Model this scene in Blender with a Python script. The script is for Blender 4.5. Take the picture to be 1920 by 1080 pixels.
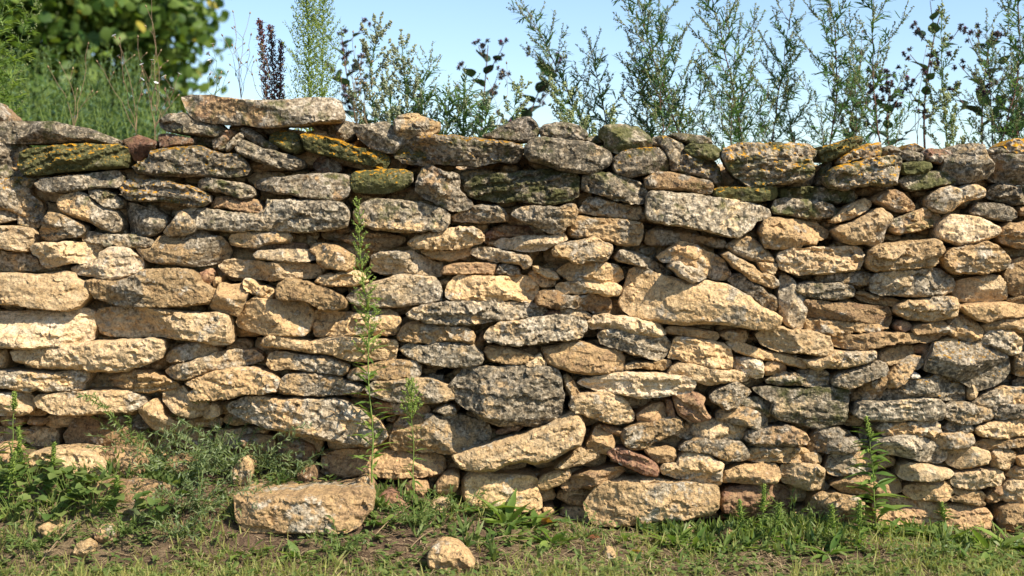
import bpy, math, random
import numpy as np
from mathutils import Vector, Matrix, noise as MN
from mathutils.geometry import delaunay_2d_cdt

for o in list(bpy.data.objects):
    bpy.data.objects.remove(o)
scene = bpy.context.scene
COL = scene.collection
R = math.radians

# ------------------------------------------------------------------ camera
CAM_D, CAM_H, FPX, HOR = 5.0, 1.14, 2500.0, 430.0   # metres to the wall face, eye height, focal length and horizon for a 1920 px wide frame
cam = bpy.data.cameras.new('camera')
cam_o = bpy.data.objects.new('camera', cam)
COL.objects.link(cam_o)
cam_o.location = (0, -CAM_D, CAM_H)
cam_o.rotation_euler = (R(90), 0, 0)
cam.sensor_width = 36.0
cam.lens = 36.0 * FPX / 1920.0
cam.shift_y = -(540.0 - HOR) / 1920.0
cam.clip_start, cam.clip_end = 0.05, 2000.0
cam.dof.use_dof = True
cam.dof.focus_distance = CAM_D + 0.0
cam.dof.aperture_fstop = 2.0
scene.camera = cam_o

# ------------------------------------------------------------------ sky and sun
SUN_EL, SUN_AZ = 46.0, 52.0      # elevation; azimuth to the right of the line from the wall back to the camera
world = bpy.data.worlds.new('World')
scene.world = world
world.use_nodes = True
wn = world.node_tree.nodes
wl = world.node_tree.links
for n in list(wn):
    wn.remove(n)
sky = wn.new('ShaderNodeTexSky')
sky.sky_type = 'NISHITA'
sky.sun_disc = False
sky.sun_elevation = R(SUN_EL)
sky.sun_rotation = R(180.0 - SUN_AZ)
sky.altitude = 100
sky.air_density = 1.0
sky.dust_density = 0.3
sky.ozone_density = 3.0
bg = wn.new('ShaderNodeBackground')
bg.inputs['Strength'].default_value = 0.113
wo = wn.new('ShaderNodeOutputWorld')
wl.new(sky.outputs[0], bg.inputs['Color'])
wl.new(bg.outputs[0], wo.inputs['Surface'])

sun = bpy.data.lights.new('sun', 'SUN')
sun.energy = 5.0
sun.angle = R(0.53)
sun.color = (1.0, 0.91, 0.78)
sun_o = bpy.data.objects.new('sun', sun)
COL.objects.link(sun_o)
sdir = Vector((math.sin(R(SUN_AZ)) * math.cos(R(SUN_EL)), -math.cos(R(SUN_AZ)) * math.cos(R(SUN_EL)), math.sin(R(SUN_EL))))
sun_o.rotation_euler = sdir.to_track_quat('Z', 'Y').to_euler()
sun_o.location = sdir * 20

vs = scene.view_settings
vs.view_transform = 'Standard'
vs.look = 'None'
vs.exposure = 0.80
vs.gamma = 1.0
vs.use_curve_mapping = False

# ------------------------------------------------------------------ helpers
def PX(px, py, y=0.0):
    """photo pixel -> world point on the upright plane at depth y"""
    k = (CAM_D + y) / FPX
    return Vector(((px - 960.0) * k, y, CAM_H - (py - HOR) * k))

def tag(o, label=None, cat=None, group=None, kind=None):
    if label: o['label'] = label
    if cat: o['category'] = cat
    if group: o['group'] = group
    if kind: o['kind'] = kind
    return o

def empty(name, loc=(0, 0, 0), label=None, cat=None, group=None):
    e = bpy.data.objects.new(name, None)
    e.empty_display_size = 0.05
    COL.objects.link(e)
    e.location = loc
    return tag(e, label, cat, group)

def mesh_from(name, V, F, mat, tint=None, smooth=True):
    me = bpy.data.meshes.new(name)
    if isinstance(F, np.ndarray):
        V = np.asarray(V, dtype=np.float32)
        nf, k = F.shape
        me.vertices.add(len(V)); me.vertices.foreach_set('co', V.ravel())
        me.loops.add(nf * k); me.loops.foreach_set('vertex_index', F.astype(np.int32).ravel())
        me.polygons.add(nf)
        me.polygons.foreach_set('loop_start', np.arange(0, nf * k, k, dtype=np.int32))
        me.polygons.foreach_set('loop_total', np.full(nf, k, dtype=np.int32))
        me.update(calc_edges=True)
    else:
        me.from_pydata([tuple(v) for v in V], [], F)
    if smooth:
        me.polygons.foreach_set('use_smooth', [True] * len(me.polygons))
    if tint is not None:
        a = me.attributes.new('tint', 'FLOAT', 'POINT')
        a.data.foreach_set('value', np.asarray(tint, dtype=np.float32))
    me.materials.append(mat)
    me.update()
    return me

def link(name, me, parent=None, loc=(0, 0, 0)):
    o = bpy.data.objects.new(name, me)
    COL.objects.link(o)
    o.location = loc
    if parent: o.parent = parent
    return o

# ------------------------------------------------------------------ materials
def new_mat(name):
    m = bpy.data.materials.new(name)
    m.use_nodes = True
    nt = m.node_tree
    for n in list(nt.nodes): nt.nodes.remove(n)
    return m, nt

class NB:
    """small node-building helper"""
    def __init__(s, nt): s.nt = nt
    def n(s, typ, **kw):
        x = s.nt.nodes.new(typ)
        for k, v in kw.items(): setattr(x, k, v)
        return x
    def put(s, sock, v):
        if hasattr(v, 'links') or isinstance(v, bpy.types.NodeSocket): s.nt.links.new(v, sock)
        else: sock.default_value = v
    def math(s, op, a, b=0.0, clamp=False):
        x = s.n('ShaderNodeMath', operation=op, use_clamp=clamp)
        s.put(x.inputs[0], a); s.put(x.inputs[1], b)
        return x.outputs[0]
    def noise(s, vec, scale, detail=6.0, rough=0.6, dist=0.0):
        x = s.n('ShaderNodeTexNoise')
        s.put(x.inputs['Vector'], vec)
        x.inputs['Scale'].default_value = scale; x.inputs['Detail'].default_value = detail
        x.inputs['Roughness'].default_value = rough; x.inputs['Distortion'].default_value = dist
        return x.outputs['Fac']
    def voro(s, vec, scale, feature='F1', out='Distance'):
        x = s.n('ShaderNodeTexVoronoi', feature=feature)
        s.put(x.inputs['Vector'], vec); x.inputs['Scale'].default_value = scale
        return x.outputs[out]
    def step(s, v, lo, hi):
        x = s.n('ShaderNodeMapRange', interpolation_type='SMOOTHSTEP')
        s.put(x.inputs['Value'], v); s.put(x.inputs['From Min'], lo); s.put(x.inputs['From Max'], hi)
        return x.outputs['Result']
    def mix(s, f, a, b, typ='MIX'):
        x = s.n('ShaderNodeMix', data_type='RGBA', blend_type=typ)
        s.put(x.inputs['Factor'], f); s.put(x.inputs['A'], a); s.put(x.inputs['B'], b)
        return x.outputs['Result']
    def ramp(s, f, stops):
        x = s.n('ShaderNodeValToRGB')
        el = x.color_ramp.elements
        while len(el) < len(stops): el.new(0.5)
        for e, (p, c) in zip(el, stops):
            e.position = p; e.color = (*c, 1.0)
        s.put(x.inputs[0], f)
        return x.outputs[0]
    def vmul(s, vec, xyz):
        x = s.n('ShaderNodeVectorMath', operation='MULTIPLY')
        s.put(x.inputs[0], vec); x.inputs[1].default_value = xyz
        return x.outputs[0]

def c4(r, g, b): return (r, g, b, 1.0)

def stone_material():
    m, nt = new_mat('limestone')
    b = NB(nt)
    tc = b.n('ShaderNodeTexCoord'); oi = b.n('ShaderNodeObjectInfo')
    rnd = oi.outputs['Random']
    off = b.n('ShaderNodeCombineXYZ')
    b.put(off.inputs[0], b.math('MULTIPLY', rnd, 37.0)); b.put(off.inputs[1], b.math('MULTIPLY', rnd, 91.0)); b.put(off.inputs[2], b.math('MULTIPLY', rnd, 53.0))
    va = b.n('ShaderNodeVectorMath', operation='ADD')
    b.put(va.inputs[0], tc.outputs['Object']); b.put(va.inputs[1], off.outputs[0])
    P = va.outputs[0]
    sep = b.n('ShaderNodeSeparateColor'); b.put(sep.inputs[0], oi.outputs['Color'])
    warm, grey, moss = sep.outputs[0], sep.outputs[1], sep.outputs[2]
    orange = oi.outputs['Alpha']
    n_big = b.noise(P, 7.0, 4.0, 0.55)
    n_mid = b.noise(P, 22.0, 7.0, 0.65)
    n_fine = b.noise(P, 85.0, 6.0, 0.7)
    n_spk = b.noise(P, 210.0, 4.0, 0.7)
    Pst = b.vmul(P, (7.0, 7.0, 42.0))
    n_str = b.noise(Pst, 1.0, 5.0, 0.6, 0.4)
    # rock colour: pale limestone - cream - ochre - red brown, by the stone's own hue
    t = b.math('ADD', warm, b.math('MULTIPLY', b.math('SUBTRACT', n_mid, 0.5), 0.75))
    t = b.math('ADD', t, b.math('MULTIPLY', b.math('SUBTRACT', n_str, 0.5), 0.45))
    t = b.math('ADD', t, b.math('MULTIPLY', b.math('SUBTRACT', rnd, 0.45), 0.34), True)
    rock = b.ramp(t, [(0.0, (0.63, 0.555, 0.44)), (0.3, (0.595, 0.440, 0.258)), (0.55, (0.50, 0.335, 0.165)), (0.78, (0.38, 0.245, 0.130)), (1.0, (0.25, 0.135, 0.085))])
    v = b.math('ADD', b.math('MULTIPLY', n_fine, 0.9), b.math('MULTIPLY', n_spk, 0.6))
    rock = b.mix(1.0, rock, b.ramp(v, [(0.52, (0.22, 0.19, 0.155)), (0.70, (0.92, 0.92, 0.92)), (0.90, (1.42, 1.40, 1.32))]), 'MULTIPLY')
    tone = b.math('ADD', 0.70, b.math('MULTIPLY', b.math('FRACT', b.math('MULTIPLY', rnd, 13.7)), 0.40))
    tn = b.n('ShaderNodeCombineColor')
    for q in range(3): b.put(tn.inputs[q], tone)
    rock = b.mix(1.0, rock, tn.outputs[0], 'MULTIPLY')      # some stones are paler, some duller rock
    # rusty veins
    rust = b.step(b.noise(P, 13.0, 5.0, 0.7, 1.2), 0.56, 0.70)
    rock = b.mix(b.math('MULTIPLY', rust, 0.40), rock, c4(0.36, 0.19, 0.07))
    # grey crust lichen with black specks
    gm = b.math('ADD', b.math('MULTIPLY', n_big, 1.3), b.math('MULTIPLY', n_mid, 1.1))
    gm = b.math('ADD', gm, b.math('MULTIPLY', grey, 0.62))
    geo = b.n('ShaderNodeNewGeometry')
    stain = b.math('SUBTRACT', b.noise(geo.outputs['Position'], 2.6, 4.0, 0.6), 0.5)
    gm = b.math('ADD', gm, b.math('MULTIPLY', stain, 0.9))
    gmask = b.step(gm, 1.47, 1.60)
    gcol = b.ramp(b.math('ADD', b.math('MULTIPLY', n_fine, 0.6), b.math('MULTIPLY', n_mid, 0.5)),
                  [(0.42, (0.045, 0.039, 0.028)), (0.50, (0.16, 0.132, 0.090)), (0.57, (0.35, 0.300, 0.215)), (0.68, (0.64, 0.565, 0.440))])
    col = b.mix(b.math('MULTIPLY', gmask, 0.80), rock, gcol)
    black = b.step(b.math('ADD', b.noise(P, 48.0, 5.0, 0.7), b.math('MULTIPLY', b.math('SUBTRACT', grey, 0.5), 0.18)), 0.55, 0.62)
    col = b.mix(b.math('MULTIPLY', black, 0.72), col, c4(0.05, 0.048, 0.038))
    # moss
    mm = b.math('ADD', b.noise(P, 15.0, 6.0, 0.7), b.math('MULTIPLY', moss, 0.42))
    mmask = b.step(mm, 0.66, 0.84)
    mcol = b.ramp(n_fine, [(0.3, (0.030, 0.034, 0.010)), (0.55, (0.095, 0.095, 0.030)), (0.75, (0.19, 0.17, 0.065))])
    col = b.mix(b.math('MULTIPLY', mmask, 0.9), col, mcol)
    # orange lichen, mostly on upward faces
    sn = b.n('ShaderNodeSeparateXYZ'); b.put(sn.inputs[0], geo.outputs['Normal'])
    om = b.math('ADD', b.noise(P, 60.0, 6.0, 0.75), b.math('MULTIPLY', orange, 0.14))
    om = b.math('ADD', om, b.math('MULTIPLY', b.math('MULTIPLY', sn.outputs[2], orange), 0.36))
    omask = b.math('MULTIPLY', b.step(om, 0.70, 0.735), b.step(orange, 0.02, 0.10))
    col = b.mix(omask, col, b.ramp(n_fine, [(0.35, (0.30, 0.13, 0.010)), (0.65, (0.62, 0.32, 0.020))]))
    bs = b.n('ShaderNodeBsdfPrincipled')
    b.put(bs.inputs['Base Color'], col)
    bs.inputs['Roughness'].default_value = 0.93
    bs.inputs['Specular IOR Level'].default_value = 0.15
    # relief
    pit = b.voro(P, 55.0)
    pitm = b.step(pit, 0.0, 0.34)
    hh = b.math('ADD', b.math('MULTIPLY', n_mid, 1.1), b.math('MULTIPLY', n_fine, 0.55))
    hh = b.math('ADD', hh, b.math('MULTIPLY', n_spk, 0.22))
    hh = b.math('ADD', hh, b.math('MULTIPLY', n_str, 0.42))
    hh = b.math('ADD', hh, b.math('MULTIPLY', b.math('MULTIPLY', pitm, b.step(n_mid, 0.5, 0.6)), 0.30))
    bp = b.n('ShaderNodeBump'); b.put(bp.inputs['Strength'], b.math('ADD', 0.30, b.math('MULTIPLY', b.math('FRACT', b.math('MULTIPLY', rnd, 7.31)), 0.55))); bp.inputs['Distance'].default_value = 0.028
    b.put(bp.inputs['Height'], hh)
    b.put(bs.inputs['Normal'], bp.outputs[0])
    out = b.n('ShaderNodeOutputMaterial'); b.put(out.inputs[0], bs.outputs[0])
    return m

def leaf_material(name, c0, c1, trans=0.35, rough=0.5, tcol=None):
    """two tints per leaf, some light coming through"""
    m, nt = new_mat(name); b = NB(nt)
    at = b.n('ShaderNodeAttribute'); at.attribute_name = 'tint'
    col = b.mix(at.outputs['Fac'], c4(*c0), c4(*c1))
    bs = b.n('ShaderNodeBsdfPrincipled'); b.put(bs.inputs['Base Color'], col); bs.inputs['Roughness'].default_value = rough
    bs.inputs['Specular IOR Level'].default_value = 0.3
    tr = b.n('ShaderNodeBsdfTranslucent')
    b.put(tr.inputs[0], b.mix(1.0, col, c4(*(tcol or (1.25, 1.3, 0.6))), 'MULTIPLY'))
    mx = b.n('ShaderNodeMixShader'); mx.inputs[0].default_value = trans
    b.put(mx.inputs[1], bs.outputs[0]); b.put(mx.inputs[2], tr.outputs[0])
    out = b.n('ShaderNodeOutputMaterial'); b.put(out.inputs[0], mx.outputs[0])
    return m

def plain_material(name, c0, c1, scale=40.0, rough=0.85, bump=0.0):
    m, nt = new_mat(name); b = NB(nt)
    tc = b.n('ShaderNodeTexCoord')
    f = b.noise(tc.outputs['Object'], scale, 5.0, 0.65)
    bs = b.n('ShaderNodeBsdfPrincipled')
    b.put(bs.inputs['Base Color'], b.ramp(f, [(0.3, c0), (0.7, c1)]))
    bs.inputs['Roughness'].default_value = rough; bs.inputs['Specular IOR Level'].default_value = 0.2
    if bump:
        bp = b.n('ShaderNodeBump'); bp.inputs['Strength'].default_value = 0.8; bp.inputs['Distance'].default_value = bump
        b.put(bp.inputs['Height'], f); b.put(bs.inputs['Normal'], bp.outputs[0])
    out = b.n('ShaderNodeOutputMaterial'); b.put(out.inputs[0], bs.outputs[0])
    return m

def soil_material():
    m, nt = new_mat('soil'); b = NB(nt)
    tc = b.n('ShaderNodeTexCoord'); P = tc.outputs['Object']
    n1 = b.noise(P, 3.0, 5.0, 0.6); n2 = b.noise(P, 28.0, 7.0, 0.7); n3 = b.noise(P, 130.0, 5.0, 0.7)
    col = b.ramp(b.math('ADD', b.math('MULTIPLY', n2, 0.6), b.math('MULTIPLY', n3, 0.45)), [(0.38, (0.035, 0.023, 0.015)), (0.55, (0.115, 0.076, 0.048)), (0.72, (0.26, 0.175, 0.105))])
    dry = b.step(b.math('ADD', n1, b.math('MULTIPLY', n3, 0.25)), 0.60, 0.78)
    col = b.mix(b.math('MULTIPLY', dry, 0.6), col, c4(0.26, 0.20, 0.11))
    bs = b.n('ShaderNodeBsdfPrincipled'); b.put(bs.inputs['Base Color'], col); bs.inputs['Roughness'].default_value = 0.95
    bs.inputs['Specular IOR Level'].default_value = 0.1
    bp = b.n('ShaderNodeBump'); bp.inputs['Strength'].default_value = 0.9; bp.inputs['Distance'].default_value = 0.02
    b.put(bp.inputs['Height'], b.math('ADD', n2, b.math('MULTIPLY', n3, 0.4))); b.put(bs.inputs['Normal'], bp.outputs[0])
    out = b.n('ShaderNodeOutputMaterial'); b.put(out.inputs[0], bs.outputs[0])
    return m

M = {}
M['stone'] = stone_material()
M['soil'] = soil_material()
M['mug'] = leaf_material('mugwort_leaf', (0.067, 0.142, 0.058), (0.142, 0.233, 0.091), 0.30)
M['mugbud'] = leaf_material('mugwort_bud', (0.204, 0.252, 0.108), (0.384, 0.408, 0.180), 0.30)
M['greybud'] = leaf_material('grey_bud', (0.253, 0.287, 0.172), (0.414, 0.437, 0.276), 0.30)
M['horse'] = leaf_material('bright_leaf', (0.090, 0.165, 0.034), (0.235, 0.315, 0.070), 0.40)
M['horsebud'] = leaf_material('bright_bud', (0.200, 0.300, 0.056), (0.400, 0.475, 0.112), 0.35)
M['burdock'] = leaf_material('burdock_leaf', (0.028, 0.058, 0.030), (0.060, 0.105, 0.045), 0.22)
M['bur'] = leaf_material('bur', (0.040, 0.036, 0.034), (0.085, 0.065, 0.060), 0.1, 0.8)
M['burpurple'] = leaf_material('bur_flower', (0.16, 0.035, 0.10), (0.26, 0.06, 0.16), 0.2, 0.8)
M['sorrel'] = leaf_material('sorrel_seed', (0.085, 0.027, 0.025), (0.196, 0.054, 0.044), 0.15, 0.8, (1.200, 1.000, 0.900))
M['dry'] = leaf_material('dry_straw', (0.30, 0.22, 0.12), (0.50, 0.39, 0.22), 0.2, 0.8, (1.1, 1.0, 0.8))
M['capsule'] = leaf_material('seed_capsule', (0.24, 0.15, 0.085), (0.42, 0.33, 0.16), 0.3, 0.7, (1.1, 1.0, 0.8))
M['petal'] = leaf_material('white_petal', (0.75, 0.75, 0.72), (0.82, 0.82, 0.80), 0.35, 0.6, (1, 1, 1))
M['yellow'] = leaf_material('yellow_leaf', (0.45, 0.28, 0.04), (0.60, 0.42, 0.06), 0.3, 0.6, (1.1, 1.0, 0.7))
M['deadleaf'] = leaf_material('dead_leaf', (0.22, 0.085, 0.035), (0.40, 0.20, 0.07), 0.2, 0.8, (1.1, 1.0, 0.8))
M['grass'] = leaf_material('grass_blade', (0.150, 0.200, 0.045), (0.440, 0.420, 0.140), 0.40)
M['silver'] = leaf_material('silver_leaf', (0.090, 0.140, 0.050), (0.240, 0.280, 0.130), 0.32)
M['mallow'] = leaf_material('round_leaf', (0.080, 0.140, 0.034), (0.205, 0.255, 0.075), 0.38)
M['linden'] = leaf_material('tree_leaf', (0.040, 0.095, 0.018), (0.165, 0.235, 0.042), 0.40)
M['lindeny'] = leaf_material('tree_leaf_yellow', (0.26, 0.24, 0.03), (0.42, 0.34, 0.05), 0.38)
M['weed'] = leaf_material('far_weed_leaf', (0.055, 0.110, 0.055), (0.135, 0.205, 0.090), 0.32)
M['stem'] = plain_material('green_stem', (0.11, 0.17, 0.035), (0.20, 0.26, 0.06), 30, 0.6)
M['redstem'] = plain_material('red_stem', (0.075, 0.035, 0.028), (0.15, 0.075, 0.05), 30, 0.6)
M['drystem'] = plain_material('dry_stem', (0.16, 0.10, 0.06), (0.30, 0.22, 0.12), 30, 0.8)
M['bark'] = plain_material('bark', (0.045, 0.035, 0.027), (0.13, 0.105, 0.08), 18, 0.9, 0.02)

# ------------------------------------------------------------------ ground
ZC = [(-900, .33), (0, .31), (250, .30), (400, .23), (600, .20), (720, .17), (850, .115), (1000, .055), (1100, .02), (1300, .02), (1500, .05), (1700, .02), (1920, .015), (2800, .01)]
zx = np.array([(p - 960) / 500.0 for p, _ in ZC]); zz = np.array([z for _, z in ZC])
def ground_z(x, y):
    """height of the soil: a low bank piled against the foot of the wall, and the high ground held up behind it"""
    n = MN.fractal((x * 1.7, y * 1.7, 3.1), 1.0, 2.0, 4) * 0.022 + MN.noise((x * 11, y * 11, 0.7)) * 0.008
    if y > 0.30:
        return float(np.interp(y, [0.30, 1.4, 4.0, 12.0], [1.32, 1.30, 1.10, 0.95])) + n
    zc = float(np.interp(x, zx, zz))
    t = min(1.0, max(0.0, -y / 0.62))
    s = 1.0 - t * t * (3 - 2 * t)
    return zc * s + n

def ground_hit(px, py):
    """where the line of sight through a photo pixel meets the soil in front of the wall"""
    dx, dz = (px - 960) / FPX, -(py - HOR) / FPX
    lo = 3.2
    for i in range(200):
        d = 3.2 + i * 0.0095
        if CAM_H + dz * d <= ground_z(dx * d, d - CAM_D):
            return Vector((dx * d, d - CAM_D, ground_z(dx * d, d - CAM_D)))
    d = 4.98
    return Vector((dx * d, d - CAM_D, ground_z(dx * d, d - CAM_D)))

def build_ground():
    xs = np.concatenate([[-400, -120, -40, -15, -7, -4.5], np.arange(-3.4, 3.41, 0.035), [4.5, 7, 15, 40, 120, 400]])
    ys = np.concatenate([[-60, -30, -14, -8, -6, -5, -4, -3, -2.4, -1.9], np.arange(-1.6, 0.27, 0.035), [0.27, 0.299, 0.303, 0.4, 0.6, 0.9, 1.4, 2, 3, 5, 9, 16, 40, 120, 500]])
    V = [(x, y, ground_z(x, y)) for y in ys for x in xs]
    nx = len(xs)
    F = [(j * nx + i, j * nx + i + 1, (j + 1) * nx + i + 1, (j + 1) * nx + i) for j in range(len(ys) - 1) for i in range(nx - 1)]
    g = link('ground', mesh_from('ground', V, F, M['soil']))
    tag(g, 'bare brown soil banked against the foot of the wall', 'ground', kind='structure')
build_ground()

# ------------------------------------------------------------------ stones
TYPES = {'c': (.47, .20, .0), 'o': (.66, .30, .06), 'g': (.38, .68, .08), 'd': (.48, .98, .22), 'm': (.50, .62, .66), 'w': (.16, .34, .0), 'r': (.84, .16, .0)}

def resample(P, n):
    P = np.asarray(P, float)
    Q = np.vstack([P, P[:1]])
    seg = np.hypot(*(Q[1:] - Q[:-1]).T)
    cum = np.concatenate([[0], np.cumsum(seg)])
    s = np.linspace(0, cum[-1], n, endpoint=False)
    return np.stack([np.interp(s, cum, Q[:, 0]), np.interp(s, cum, Q[:, 1])], 1), cum[-1]

def chaikin(P, a=0.18):
    P = np.asarray(P, float); Q = np.roll(P, -1, 0)
    out = np.empty((2 * len(P), 2)); out[0::2] = P * (1 - a) + Q * a; out[1::2] = P * a + Q * (1 - a)
    return out

def stone_geometry(poly, seed, back=0.24, spacing=0.0068, rough=1.0, relief=1.0, flat=False, grow=0.0032):
    """solid stone: poly is its outline in local (x, z) metres; the face is -y, facets + fracture relief, sides run back into the wall"""
    rng = random.Random(seed)
    rk = rng.random()
    rough = rough * (0.45 if rk < .35 else (0.75 if rk < .7 else 1.0))
    ext0 = np.ptp(np.asarray(poly, float), axis=0)
    flat = flat or (ext0[0] > 2.1 * ext0[1] and rng.random() < .65)
    P = chaikin(poly, rng.uniform(0.01, 0.06))
    _, per = resample(P, 8)
    N = int(min(160, max(18, per / spacing)))
    P, _ = resample(P, N)
    if np.sum(P[:, 0] * np.roll(P[:, 1], -1) - P[:, 1] * np.roll(P[:, 0], -1)) < 0: P = P[::-1].copy()
    tang = np.roll(P, -1, 0) - np.roll(P, 1, 0); tang /= (np.linalg.norm(tang, axis=1, keepdims=True) + 1e-9)
    nor = np.stack([tang[:, 1], -tang[:, 0]], 1)
    so = Vector((seed * 3.17 % 97, seed * 7.31 % 89, seed * 1.77 % 83))
    j = np.array([MN.noise(Vector((p[0] * 24, 0, p[1] * 24)) + so) * 0.0055 + MN.noise(Vector((p[0] * 75, 5, p[1] * 75)) + so) * 0.0042 for p in P]) * rough
    P = P + nor * (j + grow)[:, None]
    c = P.mean(0)
    hl, hw = np.ptp(P[:, 0]) * .5, np.ptp(P[:, 1]) * .5
    b = min(hl, hw)
    A = P; B = np.roll(P, -1, 0); AB = B - A; L2 = (AB ** 2).sum(1) + 1e-12
    gx = np.arange(P[:, 0].min(), P[:, 0].max(), spacing); gz = np.arange(P[:, 1].min(), P[:, 1].max(), spacing)
    G = np.stack(np.meshgrid(gx, gz), -1).reshape(-1, 2)
    nr = np.random.RandomState(seed % 100000)
    G = G + nr.uniform(-.38, .38, G.shape) * spacing
    def sdist(Q):
        D = Q[:, None, :] - A[None]
        t = np.clip((D * AB[None]).sum(2) / L2, 0, 1)
        dm = np.sqrt((((D - t[..., None] * AB[None])) ** 2).sum(2)).min(1)
        cr = ((A[None, :, 1] > Q[:, None, 1]) != (B[None, :, 1] > Q[:, None, 1])) & (Q[:, None, 0] < AB[None, :, 0] * (Q[:, None, 1] - A[None, :, 1]) / np.where(np.abs(AB[None, :, 1]) < 1e-12, 1e-12, AB[None, :, 1]) + A[None, :, 0])
        return dm, cr.sum(1) % 2 == 1
    if len(G):
        dm, ins = sdist(G)
        ok = ins & (dm > spacing * 0.45)
        G, dm = G[ok], dm[ok]
    Q = np.vstack([P, G]); dist = np.concatenate([np.zeros(N), dm])
    cd = delaunay_2d_cdt([Vector(q) for q in Q], [], [list(range(N))], 1, 1e-6)
    if len(cd[0]) != len(Q):
        Q = np.array([tuple(v) for v in cd[0]]); dist, _ = sdist(Q)
    tris = [tuple(f) for f in cd[2]]
    H = min(0.052, 0.016 + 0.28 * b) * relief
    Rr = max(0.005, rng.uniform(0.08, 0.26) * b); cham = rng.random() < .6
    ledge = rng.uniform(0.014, 0.03); lamp = rng.choice((0.0, 0.003, 0.006, 0.009)) * relief; lsh = rng.uniform(-.25, .25)
    planes = []
    for k in range(rng.randint(5, 8)):
        th = rng.uniform(0, 2 * math.pi) if k > 1 else (math.pi * 0.5, -math.pi * 0.5)[k] + rng.uniform(-.45, .45)
        sl = rng.uniform(0.25, 1.1) if not flat else rng.uniform(.06, .42)
        ext = hl * abs(math.cos(th)) + hw * abs(math.sin(th))
        f = rng.uniform(-0.2, 0.6)
        planes.append((math.cos(th) * sl, math.sin(th) * sl, H + sl * ext * f))
    H0 = H
    tx, tz = rng.uniform(-.14, .14), rng.uniform(-.28, .14)
    cs = rng.uniform(12, 26)
    hs = Vector((12.9898, 78.233, 37.719))
    V = []
    for q0, dd in zip(Q, dist):
        q = q0 - c
        t = min(1.0, dd / Rr)
        h = H * t if cham else H * (1 - (1 - t) ** 2.6) ** (1 / 2.6)
        pl = H * 1.3
        for gx_, gz_, cc in planes: pl = min(pl, cc - gx_ * q[0] - gz_ * q[1])
        h = min(h, max(pl, -0.05))
        h += tx * q[0] + tz * q[1] * 0.6
        v = Vector((q[0], 0.0, q[1])) + so
        e = min(1.0, 0.25 + t)
        # chipped facets: every fracture cell has its own small tilt
        vv = Vector((v.x * cs * 0.7, 0.0, v.z * cs * 1.15)) + Vector((MN.noise(v * 30), 0, MN.noise(v * 30 + hs))) * 0.25
        ds, pts = MN.voronoi(vv)
        s1 = math.sin(pts[0].dot(hs)) * 43758.5; s2 = math.sin(pts[0].dot(hs) * 1.7 + 2.1) * 24634.6
        r1, r2 = s1 - math.floor(s1) - .5, s2 - math.floor(s2) - .5
        df = vv - pts[0]
        h += e * rough * 0.021 * (r1 * df.x * 1.5 + r2 * df.z * 1.5 + r1 * r2 * 2.2)
        # bedding ledges
        lz = (q[1] + lsh * q[0]) / ledge + MN.noise(v * 11.0) * 0.9 + MN.noise(v * 40.0) * 0.25
        lf = math.floor(lz); lr = math.sin(lf * 91.7 + seed) * 43758.5
        h += e * lamp * ((lr - math.floor(lr)) - .5) * 2
        h += e * rough * (MN.fractal(v * 9.0, 1.0, 2.1, 3) * 0.0060 + (0.3 - abs(MN.noise(Vector((v.x * 15, 3, v.z * 44))))) * 0.0095 + (0.3 - abs(MN.noise(v * 34))) * 0.0130 + (0.28 - abs(MN.noise(v * 62.0))) * 0.0085)
        V.append((q0[0], -h, q0[1]))
    F = tris
    if len(cd[0]) != N + len(G):
        # outline vertices were merged or added: take the rim from the triangulation itself
        cnt = {}
        for f in tris:
            for a_, b_ in ((f[0], f[1]), (f[1], f[2]), (f[2], f[0])):
                cnt[(a_, b_)] = cnt.get((a_, b_), 0) + 1
        nxt = {a_: b_ for (a_, b_) in cnt if (b_, a_) not in cnt}
        s = next(iter(nxt)); rim = [s]
        while nxt.get(rim[-1], s) != s and len(rim) < 1000: rim.append(nxt[rim[-1]])
    else:
        rim = list(range(N))
    prev = rim
    d = [Q[i] - c for i in rim]
    rim_y = [V[i][1] for i in rim]
    for yo, sc in ((0.012, 1.0), (0.05, 0.985), (back * 0.6, 0.95), (back, 0.84)):
        ring = []
        for dq, ry in zip(d, rim_y):
            yb = max(yo, ry + yo * 0.75)
            v = Vector((dq[0] * 6, yb * 9, dq[1] * 6)) + so
            kk = sc + MN.noise(v) * 0.04
            ring.append(len(V)); V.append((c[0] + dq[0] * kk, yb, c[1] + dq[1] * kk))
        n = len(ring)
        for i in range(n):
            i2 = (i + 1) % n
            F.append((prev[i2], prev[i], ring[i], ring[i2]))
        prev = ring
    F.append(tuple(reversed(prev)))
    return V, F

def stone_colour(code, rng):
    base = [TYPES[ch] for ch in code if ch in TYPES]
    v = np.mean(base, axis=0)
    orange = 0.36 if 'l' in code else (0.55 if 'L' in code else 0.0)
    return (float(np.clip(v[0] + rng.uniform(-.07, .07), 0, 1)), float(np.clip(v[1] + rng.uniform(-.10, .10), 0, 1)), float(np.clip(v[2] + rng.uniform(-.03, .06), 0, 1)), orange)

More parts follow.
